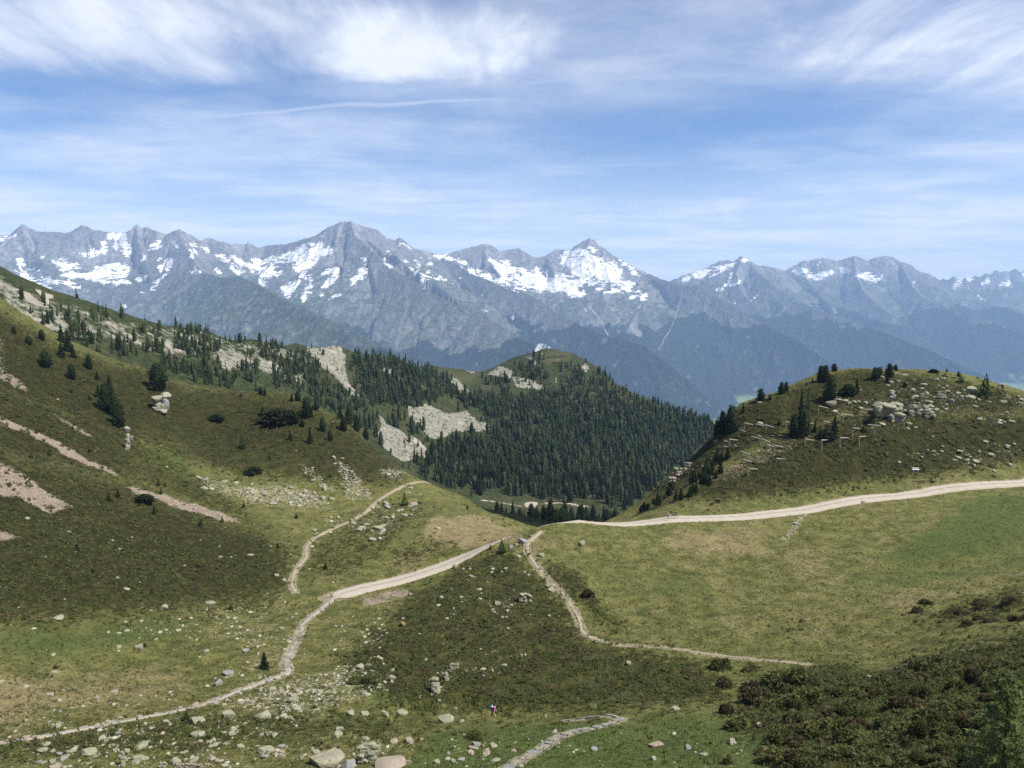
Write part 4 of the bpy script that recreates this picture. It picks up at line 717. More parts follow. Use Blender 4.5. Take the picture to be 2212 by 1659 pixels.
# ------------------------------------------------------------------ conifers
def needle_mat(name, dark, light, stuff=False):
    m, t, b = material(name)
    p = t.new('ShaderNodeTexCoord').outputs['Object']
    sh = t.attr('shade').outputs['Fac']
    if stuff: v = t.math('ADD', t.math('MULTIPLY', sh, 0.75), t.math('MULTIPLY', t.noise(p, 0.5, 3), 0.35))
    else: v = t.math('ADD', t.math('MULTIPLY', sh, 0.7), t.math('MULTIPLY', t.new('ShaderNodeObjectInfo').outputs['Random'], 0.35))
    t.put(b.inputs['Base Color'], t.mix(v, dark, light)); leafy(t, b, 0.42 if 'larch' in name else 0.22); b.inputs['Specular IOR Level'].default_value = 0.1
    return m
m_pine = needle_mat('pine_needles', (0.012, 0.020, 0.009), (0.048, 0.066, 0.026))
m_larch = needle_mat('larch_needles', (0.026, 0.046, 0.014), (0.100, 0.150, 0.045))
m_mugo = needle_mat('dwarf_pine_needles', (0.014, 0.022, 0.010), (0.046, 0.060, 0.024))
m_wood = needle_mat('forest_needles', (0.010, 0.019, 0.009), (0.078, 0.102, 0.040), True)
m_bark = plain('bark', (0.085, 0.065, 0.050), 0.95, 0.35, 9)

def crown_arrays(seed, n, shape, size=0.13, core=True, blades=2):
    # unit tree of height 1: clumps of needles through a ragged crown; shape(h) gives the radius at height h
    r = np.random.default_rng(seed); V = []; Fc_ = []; Sh = []
    lob = r.random(24)
    for i in range(n):
        h = 0.06 + 0.94 * (r.random() ** 1.25) if i > 6 else 0.90 + 0.1 * i / 6
        a = r.random() * 2 * math.pi
        R = shape(h) * (0.72 + 0.5 * lob[(int(a / (2 * math.pi) * 6) + int(h * 9) * 5) % 24])
        q = math.sqrt(0.25 + 0.75 * r.random()); x, y = R * q * math.cos(a), R * q * math.sin(a)
        s = size * (1.1 - 0.65 * h) * (0.6 + 0.8 * r.random())
        c = np.array([x, y, h]); out = np.array([math.cos(a), math.sin(a), 0.0])
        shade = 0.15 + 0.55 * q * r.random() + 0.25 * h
        for k in range(blades):
            d = out + (r.random(3) - 0.5) * (1.5, 1.5, 1.1) + np.array([0, 0, 0.25]); d /= np.linalg.norm(d)
            w = np.cross(d, r.random(3) - 0.5); w /= (np.linalg.norm(w) + 1e-6)
            b0 = c - d * s * 0.5; tip = c + d * s * 0.75
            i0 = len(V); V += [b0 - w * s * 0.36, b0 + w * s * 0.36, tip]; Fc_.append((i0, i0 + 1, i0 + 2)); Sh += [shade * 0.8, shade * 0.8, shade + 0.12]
    if core:
        prev = None
        for h in (0.05, 0.3, 0.6, 0.85):
            i0 = len(V); R = shape(h) * 0.62
            for k in range(7):
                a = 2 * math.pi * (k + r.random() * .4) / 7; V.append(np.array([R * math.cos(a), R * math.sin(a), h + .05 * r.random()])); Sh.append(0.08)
            if prev is not None:
                for k in range(7):
                    a, b_, c_, d_ = prev + k, prev + (k + 1) % 7, i0 + (k + 1) % 7, i0 + k; Fc_ += [(a, b_, c_), (a, c_, d_)]
            prev = i0
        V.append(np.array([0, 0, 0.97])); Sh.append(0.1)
        for k in range(7): Fc_.append((prev + k, prev + (k + 1) % 7, len(V) - 1))
    return np.array(V, np.float32), np.array(Fc_, np.int32), np.array(Sh, np.float32)
def spruce_shape(w): return lambda h: w * (1 - h) ** 0.75 * (0.80 + 0.20 * math.sin(h * 40))
def pine_shape(w): return lambda h: w * (max(0.0, 1 - ((h - 0.38) / 0.64) ** 2) ** 0.55 if h > 0.38 else 0.72 + 0.28 * h / 0.38)
def bush_shape(w): return lambda h: w * max(0.0, 1 - h * h) ** 0.5
def mesh_from(name, V, Fa, Sh, mat):
    me = fast_mesh(name, V, Fa); at = me.attributes.new('shade', 'FLOAT', 'POINT'); at.data.foreach_set('value', Sh.astype(np.float32))
    me.materials.append(mat); return me
def trunk_mesh(name, r0, h, n=7):
    V = []; Fa = []
    for z, r_ in ((-0.06, r0 * 1.25), (0.03, r0), (h * 0.5, r0 * 0.6), (h, r0 * 0.12)):
        for k in range(n): a = 2 * math.pi * k / n; V.append((r_ * math.cos(a), r_ * math.sin(a), z))
    for j in range(3):
        for k in range(n): Fa.append((j * n + k, j * n + (k + 1) % n, (j + 1) * n + (k + 1) % n, (j + 1) * n + k))
    me = fast_mesh(name, np.array(V), np.array(Fa)); me.materials.append(m_bark); return me
TREES = {
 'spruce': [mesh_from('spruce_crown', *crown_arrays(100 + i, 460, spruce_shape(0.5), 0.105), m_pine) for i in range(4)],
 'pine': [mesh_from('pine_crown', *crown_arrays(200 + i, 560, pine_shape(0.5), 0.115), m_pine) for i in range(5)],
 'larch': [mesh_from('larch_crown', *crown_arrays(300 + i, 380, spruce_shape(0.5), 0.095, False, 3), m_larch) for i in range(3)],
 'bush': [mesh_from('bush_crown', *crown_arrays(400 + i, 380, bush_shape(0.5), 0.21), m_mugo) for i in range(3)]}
TRUNK = {'spruce': trunk_mesh('trunk', 0.022, 0.9), 'pine': trunk_mesh('trunk', 0.030, 0.8), 'larch': trunk_mesh('trunk', 0.020, 0.93), 'bush': trunk_mesh('trunk', 0.03, 0.5)}
NAME = {'spruce': 'spruce_tree', 'pine': 'stone_pine', 'larch': 'larch_tree', 'bush': 'dwarf_pine'}
CAT = {'spruce': 'tree', 'pine': 'tree', 'larch': 'tree', 'bush': 'shrub'}
def put_tree(loc, h, w, sp, label, group=None):
    root = empty(NAME[sp], (loc.x, loc.y, loc.z - 0.04 * h), random.random() * 6.28, (w, w, h))
    for nm, me in (('trunk', TRUNK[sp]), ('crown', random.choice(TREES[sp]))):
        mesh_obj(nm, me, None, root)
    return tag(root, label, CAT[sp], group)
def tree_px(px, py, hpx, wpx, sp, label, group=None):
    h_ = hit(px, py)
    if not h_: return None
    d = h_[0].dot(Vector((0, CP, -SP)))
    return put_tree(h_[0], hpx * d / F * 1.06, wpx * d / F * 1.12, sp, label, group)

GR, GL, GH = 'conifers on the rocky hill above the road', 'young conifers dotted over the heath slope', 'conifers on the heath slope'
for a in [
 (1578,933,58,28,'pine','broad dark stone pine at the hill edge in front of the forest'), (1560,937,50,20,'pine','dark pine leaning against the broad pine at the hill edge'),
 (1548,941,34,15,'pine','smallest of the three dark pines at the hill edge'), (1605,891,20,9,'spruce','slim small spruce on the skyline above the pale boulder'),
 (1643,865,26,17,'pine','round lone pine on the hill skyline left of the paired pines'), (1663,863,11,7,'pine','tiny pine just right of the round lone pine on the skyline'),
 (1688,851,26,14,'pine','taller of the paired pines on the hill skyline'), (1698,846,22,9,'pine','shorter of the paired pines on the hill skyline'),
 (1742,833,9,8,'larch','small pale larch on the skyline between two pine groups'), (1755,825,11,4,'spruce','thin dark pole of a young spruce on the skyline'),
 (1773,824,34,18,'pine','left one of the twin dark pines below the hill top'), (1783,824,35,18,'pine','right one of the twin dark pines below the hill top'),
 (1802,801,16,13,'pine','small wide pine on the skyline right of the twin pines'), (1828,795,8,9,'pine','low round pine on the grassy hill top'),
 (1793,867,57,27,'pine','large dark pine with a bare forked trunk above a pale slab'),
 (1728,946,104,22,'spruce','tallest dark spruce in the middle of the hillside clump'), (1742,939,99,20,'larch','tall grey-green larch beside the tallest spruce'),
 (1715,945,50,24,'pine','low broad pine at the foot of the tallest spruce'), (1735,933,50,16,'spruce','dark spruce in front of the grey-green larch'),
 (1850,849,33,14,'spruce','slender dark spruce above the dark bush on the hill'), (1832,851,22,28,'bush','wide dark dwarf pine on the upper hillside'),
 (1889,822,29,14,'pine','dark pine left of the pale rocks near the hill top'), (1897,816,23,10,'pine','narrow pine touching the dark pine by the pale rocks'),
 (1903,806,16,8,'spruce','small spruce on the skyline behind the pale rocks'), (1921,814,29,16,'pine','full pine on the skyline above the pale rocks'),
 (1916,830,25,12,'spruce','dark spruce standing among the pale rocks near the hill top'), (1934,800,12,10,'pine','small pine on the skyline right of the full pine'),
 (1955,835,11,9,'pine','lone small pine on the bare upper slope'), (1802,939,46,17,'spruce','spruce behind the wooden frames in mid slope'),
 (1786,945,19,32,'bush','dark spreading dwarf pine among the wooden frames'), (1760,933,26,10,'spruce','young spruce between the tall clump and the wooden frames'),
 (1885,911,27,12,'spruce','spruce at the left foot of the big outcrop'), (1877,915,12,19,'bush','flat dark dwarf pine under the spruce by the outcrop'),
 (1865,933,14,18,'larch','fresh green young larch among the wooden frames'), (1683,917,12,9,'spruce','tiny spruce on the grassy flank by the wooden frames'),
 (1572,992,27,15,'spruce','dark spruce on the shaded flank under the lowest frames'), (1548,996,31,16,'spruce','spruce at the edge of the shaded flank'),
 (1556,1022,36,16,'spruce','lowest spruce on the shaded flank'), (1538,1018,30,15,'spruce','spruce beside the lowest one on the shaded flank'), (1522,1030,34,15,'larch','green larch at the foot of the shaded flank'),
 (2016,804,7,18,'bush','low dark dwarf pine cushion on the flat skyline'), (2045,803,7,6,'spruce','tiny spruce tip on the flat skyline'), (2070,813,12,8,'spruce','small dark spruce above the larch on the skyline rocks'),
 (2075,826,17,16,'larch','small round larch under the small dark spruce'), (2128,856,48,30,'larch','big dark green larch beside the overhanging boulder'),
 (2148,818,6,9,'bush','small dwarf pine on the skyline behind the big larch'), (2186,834,13,8,'spruce','small spruce on the outermost skyline rocks'),
 (1084,1197,33,22,'larch','young larch on the knoll beside the gravel road'), (1059,1187,13,9,'larch','tiny larch at the road verge below the knoll'), (874,1091,27,18,'larch','lone larch below the earth path across the slope'),
 (571,1444,38,23,'spruce','bushy young spruce among stones above the bend of the stony path'), (403,1562,27,26,'larch','young larch between pale boulders below the stony path'),
 (340,841,56,38,'pine','thick dark stone pine crowning a pale rock outcrop'), (98,791,33,25,'pine','dense dark pine on the upper heath slope'),
 (257,921,53,25,'pine','lowest and largest pine of the dark column on the slope'), (247,900,45,20,'pine','pine behind the lowest one of the dark column'), (227,886,57,25,'pine','tall pine in the middle of the dark column'),
 (237,869,42,19,'pine','upper right pine of the dark column'), (213,859,31,16,'spruce','spruce at the upper end of the dark column'), (236,834,27,15,'spruce','spruce standing just above the dark column'),
 (663,901,43,27,'pine','large pine at the heath edge above the boulder slope'), (600,909,28,64,'bush','largest spread of dark dwarf pine on the heath'), (627,911,26,38,'bush','dark dwarf pine between the large spread and the large pine'),
 (468,906,12,28,'bush','small flat dwarf pine alone on the heath'), (547,1021,13,32,'bush','round dark dwarf pine above the pale boulder band'), (310,1084,17,38,'bush','dark dwarf pine above the pinkish scree stripe'),
 (523,969,34,18,'larch','feathery larch in the middle of the brown heath')]:
    tree_px(*a)
for a in [(30,720,15,9),(62,744,18,16),(90,734,22,14),(133,740,40,20),(147,759,43,25),(133,772,33,20),(158,772,27,16),(257,759,30,17),(192,796,30,15),(155,819,33,18),(210,821,20,12),(193,864,12,9),(153,849,8,8),(563,852,17,10),(572,854,17,10),(520,857,8,7),
          (630,866,18,10),(643,866,22,12),(683,886,20,14),(567,896,20,14),(653,922,17,10),(697,932,30,14),(670,957,35,14),(627,952,23,11),(713,951,22,11),(735,905,30,16),(752,915,42,20),(742,930,30,16),(770,930,34,17),(790,950,24,13)]:
    tree_px(*a, random.choice(['spruce', 'spruce', 'pine']), 'dark conifer scattered on the brown heath slope', GH)
for a in [(582,993,15,10),(235,1084,22,16),(255,1073,16,12),(348,1068,15,10),(342,1049,16,10),(333,1111,18,11),(480,1128,15,10),(433,1136,13,11),(357,1051,10,8),(67,989,13,10),(107,984,13,10),(193,976,8,8),(527,1096,13,8),(563,1183,8,8),(600,1184,13,11),
          (167,1189,16,12),(200,1239,12,10),(152,1253,12,9),(328,1283,15,11),(703,1229,16,11),(498,1316,13,12),(120,1444,10,12),(640,1120,12,9),(905,1090,10,8),(1010,1100,9,8)]:
    tree_px(*a, random.choice(['spruce', 'larch', 'larch']), 'knee-high young conifer dotted over the lower heath slope', GL)

# the wood on the hill behind: every tree placed by density, the largest 200 as things, the rest as one mass
DN = Mask()
for val, soft, pl_ in [(1,4,[(890,1000),(960,960),(1070,930),(1060,915),(1000,880),(960,860),(1010,850),(1100,850),(1150,850),(1240,830),(1300,800),(1340,835),(1400,860),(1460,885),(1540,905),(1560,960),(1560,1060),(1400,1090),(1340,1092),(1250,1088),(1150,1077),(1050,1067),(950,1040)]),
  (.95,4,[(745,757),(830,770),(930,785),(960,800),(1000,830),(1010,860),(940,875),(900,885),(870,890),(830,880),(790,860),(750,810)]), (.8,5,[(1030,820),(1100,790),(1170,760),(1250,775),(1300,800),(1240,830),(1100,850),(1020,840)]),
  (.85,8,[(330,715),(420,705),(540,738),(660,748),(720,790),(740,830),(780,880),(830,930),(780,950),(700,880),(560,840),(420,830),(340,790)]), (.45,8,[(50,650),(200,668),(330,700),(330,790),(200,775),(100,720)]),
  (.85,3,zz(*H2,(0,190),(330,230),(500,285),(700,275),(800,150),(1000,300),(1000,420),(500,450),(0,440))), (.9,4,[(620,790),(680,795),(760,860),(850,900),(905,880),(960,860),(900,1000),(850,985),(800,940),(720,880)]), (.35,5,[(780,870),(900,895),(900,1010),(840,990)]), (.5,4,[(880,960),(960,960),(960,1040),(900,1030)])]: DN.poly(pl_, val, soft)
SC = MB_['rock']; GS = MB_['grass']; BR = MB_['bare']
cand = []
rt = np.random.default_rng(11)
N = 34000
cx_, cy_ = rt.uniform(-60, 1640, N), rt.uniform(640, 1110, N)
pr = DN.at(cx_, cy_) * (1 - 0.93 * np.clip(SC.at(cx_, cy_) * (cx_ > 700), 0, 1)) * (1 - 0.95 * np.clip(GS.at(cx_, cy_), 0, 1)) * (1 - BR.at(cx_, cy_))
clump = vnoise(cx_ / 26, cy_ / 15, 131); pr = pr * np.where(DN.at(cx_, cy_) < 0.9, sstep(clump, 0.25, 0.75) * 1.3, 1.0)
seen = {}
for i in range(N):
    if pr[i] <= 0.01 or rt.random() > pr[i]: continue
    h_ = hit(cx_[i], cy_[i])
    if not h_ or h_[2] is not hill: continue
    p = h_[0]
    if cx_[i] > 760 and rt.random() > min(1.0, (p.y / 690) ** 2): continue
    gap = 2.6 if pr[i] > 0.6 else 3.2
    key = (int(p.x / gap), int(p.y / (gap * 1.15)))
    if key in seen: continue
    seen[key] = 1
    hgt = (3.8 + 8.2 * rt.random() ** 1.1) * (1.15 if p.z < -125 else 0.85 if p.y > 800 else 0.95)
    if cx_[i] < 760: hgt *= 0.70
    cand.append((hgt / p.y, p, hgt, cx_[i], cy_[i]))
for i in range(110):                            # the row of trees at the bottom of the valley, in front of its little meadow
    px = rt.uniform(1062, 1345); top = 1096 + 10 * vnoise(np.array([px / 22.0]), np.array([3.0]), 5)[0]
    py = rt.uniform(1122, 1160); h_ = hit(px, py)
    if not h_ or h_[2] is not hill:
        d = ray(px, py); ok, loc, _, _ = hill.ray_cast((0, 0, 0), d)
        if not ok: continue
        p = loc
    else: p = h_[0]
    key = (int(p.x / 2.6), int(p.y / 4)); 
    if key in seen: continue
    seen[key] = 1; hgt = 5.5 + 5 * rt.random()
    cand.append((hgt / p.y * 1.3, p, hgt, px, py))
cand.sort(key=lambda c: -c[0])
def spot(px, py):
    if py > 1105: return 'conifer in the row on the valley bottom beyond the road', 'conifers on the valley bottom'
    if px < 330: return 'small dark conifer among pale rocks on the far upper ridge', 'conifers on the far upper ridge'
    if px < 760: return 'dark conifer among pale rocks on the ridge behind the heath slope', 'conifers on the rocky ridge'
    return 'dark conifer in the dense wood covering the hill', 'conifers of the hill wood'
for c in cand[:190]:
    lb, g = spot(c[3], c[4]); sp = random.choice(['spruce', 'pine', 'pine', 'larch' if c[4] > 1000 else 'spruce'])
    put_tree(c[1], c[2], c[2] * random.uniform(0.34, 0.46), sp, lb, g)
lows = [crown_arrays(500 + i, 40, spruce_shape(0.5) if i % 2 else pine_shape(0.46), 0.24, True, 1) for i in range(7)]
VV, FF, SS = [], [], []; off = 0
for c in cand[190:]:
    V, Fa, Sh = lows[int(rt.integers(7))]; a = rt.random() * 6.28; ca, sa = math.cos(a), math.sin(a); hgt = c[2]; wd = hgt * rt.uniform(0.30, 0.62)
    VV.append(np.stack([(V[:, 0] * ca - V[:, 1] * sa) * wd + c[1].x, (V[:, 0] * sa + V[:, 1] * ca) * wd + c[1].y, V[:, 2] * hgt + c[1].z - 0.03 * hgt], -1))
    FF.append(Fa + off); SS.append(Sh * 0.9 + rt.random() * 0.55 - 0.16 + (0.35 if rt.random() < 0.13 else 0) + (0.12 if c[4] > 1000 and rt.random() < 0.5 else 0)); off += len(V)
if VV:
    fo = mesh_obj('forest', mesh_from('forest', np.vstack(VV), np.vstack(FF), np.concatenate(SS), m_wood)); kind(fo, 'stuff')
for px, py, h, w_ in [(random.uniform(1380, 1560), 0, random.uniform(13, 30), 0) for _ in range(26)]:
    py = 1108 - (px - 1380) * random.uniform(0.30, 0.72)
    tree_px(px, py, h, h * random.uniform(.45, .7), random.choice(['spruce', 'spruce', 'pine', 'bush']), 'dark conifer covering the shaded flank that drops behind the rocky hill', 'conifers on the shaded flank')
print('TREES', len(cand), 'forest tris', sum(len(f) for f in FF))

# ------------------------------------------------------------------ boulders and stones
def rock_mesh(name, seed, sub, flat=0.7, cuts=7, mat=None):
    r = np.random.default_rng(seed); bm = bmesh.new(); bmesh.ops.create_icosphere(bm, subdivisions=sub, radius=0.5)
    pl_ = []
    for i in range(cuts):
        n = r.normal(size=3); n[2] *= 0.7; n /= np.linalg.norm(n); pl_.append((n, 0.26 + 0.16 * r.random()))
    pl_.append((np.array([r.normal() * .15, r.normal() * .15, 1.0]), 0.5 * flat * 0.62))
    for v in bm.verts:
        c = np.array(v.co)
        for n, d in pl_:
            k = c @ n
            if k > d: c = c - n * (k - d) * 0.94
        c = c * (1 + 0.05 * (r.random() - 0.5)); v.co = c
    me = bpy.data.meshes.new(name); bm.to_mesh(me); bm.free(); me.materials.append(mat); return me
def stone_mat(name, a, b_, lich):
    m, t, b = material(name); p = t.new('ShaderNodeTexCoord').outputs['Object']; o = t.new('ShaderNodeObjectInfo').outputs['Random']
    n = t.noise(p, 2.2, 5, 0.65); f_ = t.noise(p, 9, 4, 0.65)
    c = t.mix(n, a, b_); c = t.mix(t.math('MULTIPLY', t.step(t.math('ADD', f_, t.math('MULTIPLY', t.math('SUBTRACT', n, .5), .8)), 0.48, 0.66), 0.7), c, lich)
    c = t.mix(t.step(f_, 0.40, 0.30), c, tuple(k * 0.38 for k in a)); c = t.mix(t.math('MULTIPLY', o, 0.35), c, tuple(k * 0.62 for k in b_))
    t.put(b.inputs['Base Color'], c); bp = t.new('ShaderNodeBump'); bp.inputs['Strength'].default_value = 0.7; bp.inputs['Distance'].default_value = 0.08
    t.put(bp.inputs['Height'], f_); t.put(b.inputs['Normal'], bp.outputs[0]); b.inputs['Specular IOR Level'].default_value = 0.1
    return m
m_st = stone_mat('lichen_stone', (0.155, 0.147, 0.112), (0.31, 0.295, 0.22), (0.32, 0.325, 0.18))
m_gs = stone_mat('grey_stone', (0.15, 0.15, 0.146), (0.27, 0.27, 0.26), (0.29, 0.29, 0.23))
m_ps = stone_mat('pinkish_stone', (0.21, 0.17, 0.135), (0.33, 0.275, 0.22), (0.32, 0.29, 0.21))
m_os = stone_mat('rusty_stone', (0.27, 0.15, 0.075), (0.36, 0.22, 0.12), (0.32, 0.25, 0.16))
ROCKS = {k: [rock_mesh('boulder', 10 * j + i, 3, 0.9, 9, m) for i in range(5)] for j, (k, m) in enumerate((('p', m_st), ('g', m_gs), ('k', m_ps), ('o', m_os)))}
def outcrop(px, py, wpx, hpx, label, kd='p'):
    h_ = hit(px, min(py + hpx * 0.42, 1700))
    if not h_: return None
    p = h_[0]; d = p.dot(Vector((0, CP, -SP))); w_ = wpx * d / F; hh = hpx * d / F; root = empty('rock_outcrop', p)
    ro = random.Random(int(px)); nx_ = max(4, int(3.8 * wpx / max(hpx, 1) ** 1.0)) if wpx > hpx else 3; nz_ = 4 if hpx > 20 else 3 if hpx > 12 else 2
    if hpx > .85 * wpx:
        for i in range(7):
            o = mesh_obj('block', ro.choice(ROCKS[kd if ro.random() < .7 else ro.choice('pg')]), None, root); z = i / 7
            o.scale = (w_ * ro.uniform(.45, .8), w_ * ro.uniform(.4, .7), hh * ro.uniform(.4, .62)); o.rotation_euler = (ro.uniform(-.5, .3), ro.uniform(-.6, .6), ro.uniform(0, 6.28))
            o.location = (ro.uniform(-.24, .24) * w_ * (1.3 - .5 * abs(z - .6)), z * hh * .4, z * hh * .82)
        return tag(root, label, 'rock')
    for j in range(nz_):
        for i in range(nx_ if j < nz_ - 1 else max(2, nx_ - 1)):
            n_ = nx_ if j < nz_ - 1 else max(2, nx_ - 1)
            if ro.random() < .12: continue
            x = (i + .5) / n_ - .5 + ro.uniform(-.06, .06); z = (j + .4) / nz_ + ro.uniform(-.08, .08)
            o = mesh_obj('block', ro.choice(ROCKS[kd if ro.random() < .75 else ro.choice('pgk')]), None, root)
            sc = ro.uniform(1.0, 1.7); o.scale = (w_ / n_ * sc * 1.4, max(w_ / n_, hh / nz_) * ro.uniform(1.0, 1.6), hh / nz_ * ro.uniform(1.3, 2.2)); o.rotation_euler = (ro.uniform(-.3, .3), ro.uniform(-.35, .35), ro.uniform(-.5, .5) + (3.1416 if ro.random() < .5 else 0))
            o.location = (x * w_ * .92, z * hh * .35 + ro.uniform(-.1, .2) * hh, z * hh * .86)
    return tag(root, label, 'rock')
def boulder(px, py, wpx, hpx, label, kd='p', group=None, name='boulder', rot=None, only=None, dep=None):
    if ('outcrop' in label or 'rock face' in label or 'crag' in label or 'rock rib' in label or 'slab cluster' in label or 'largest pale slab' in label or 'jagged' in label or 'forked lichen' in label or 'tall yellow' in label or 'ledge' in label) and wpx > 12 and not label.startswith(('flat', 'small')):
        return outcrop(px, py, wpx, hpx, label, kd)
    h_ = hit(px, min(py + hpx * 0.38, 1712), only)
    if not h_: return None
    p = h_[0]; d = p.dot(Vector((0, CP, -SP))); w_ = wpx * d / F; hh = hpx * d / F
    dp = dep or (w_ * 0.5 + hh * 0.5)
    o = mesh_obj(name, random.choice(ROCKS[kd])); r_ = random.uniform(0, 6.28) if wpx < 1.7 * hpx else random.choice((0, math.pi)) + random.uniform(-.25, .25)
    if rot is not None: r_ = rot
    o.scale = (w_ * 1.08, dp * 1.1, max(hh * 1.3, 0.4 * w_)); o.rotation_euler = (random.uniform(-.2, .2), random.uniform(-.25, .25), r_)
    o.location = p + Vector((0, dp * 0.25, hh * 0.13))
    return tag(o, label, 'rock', group)
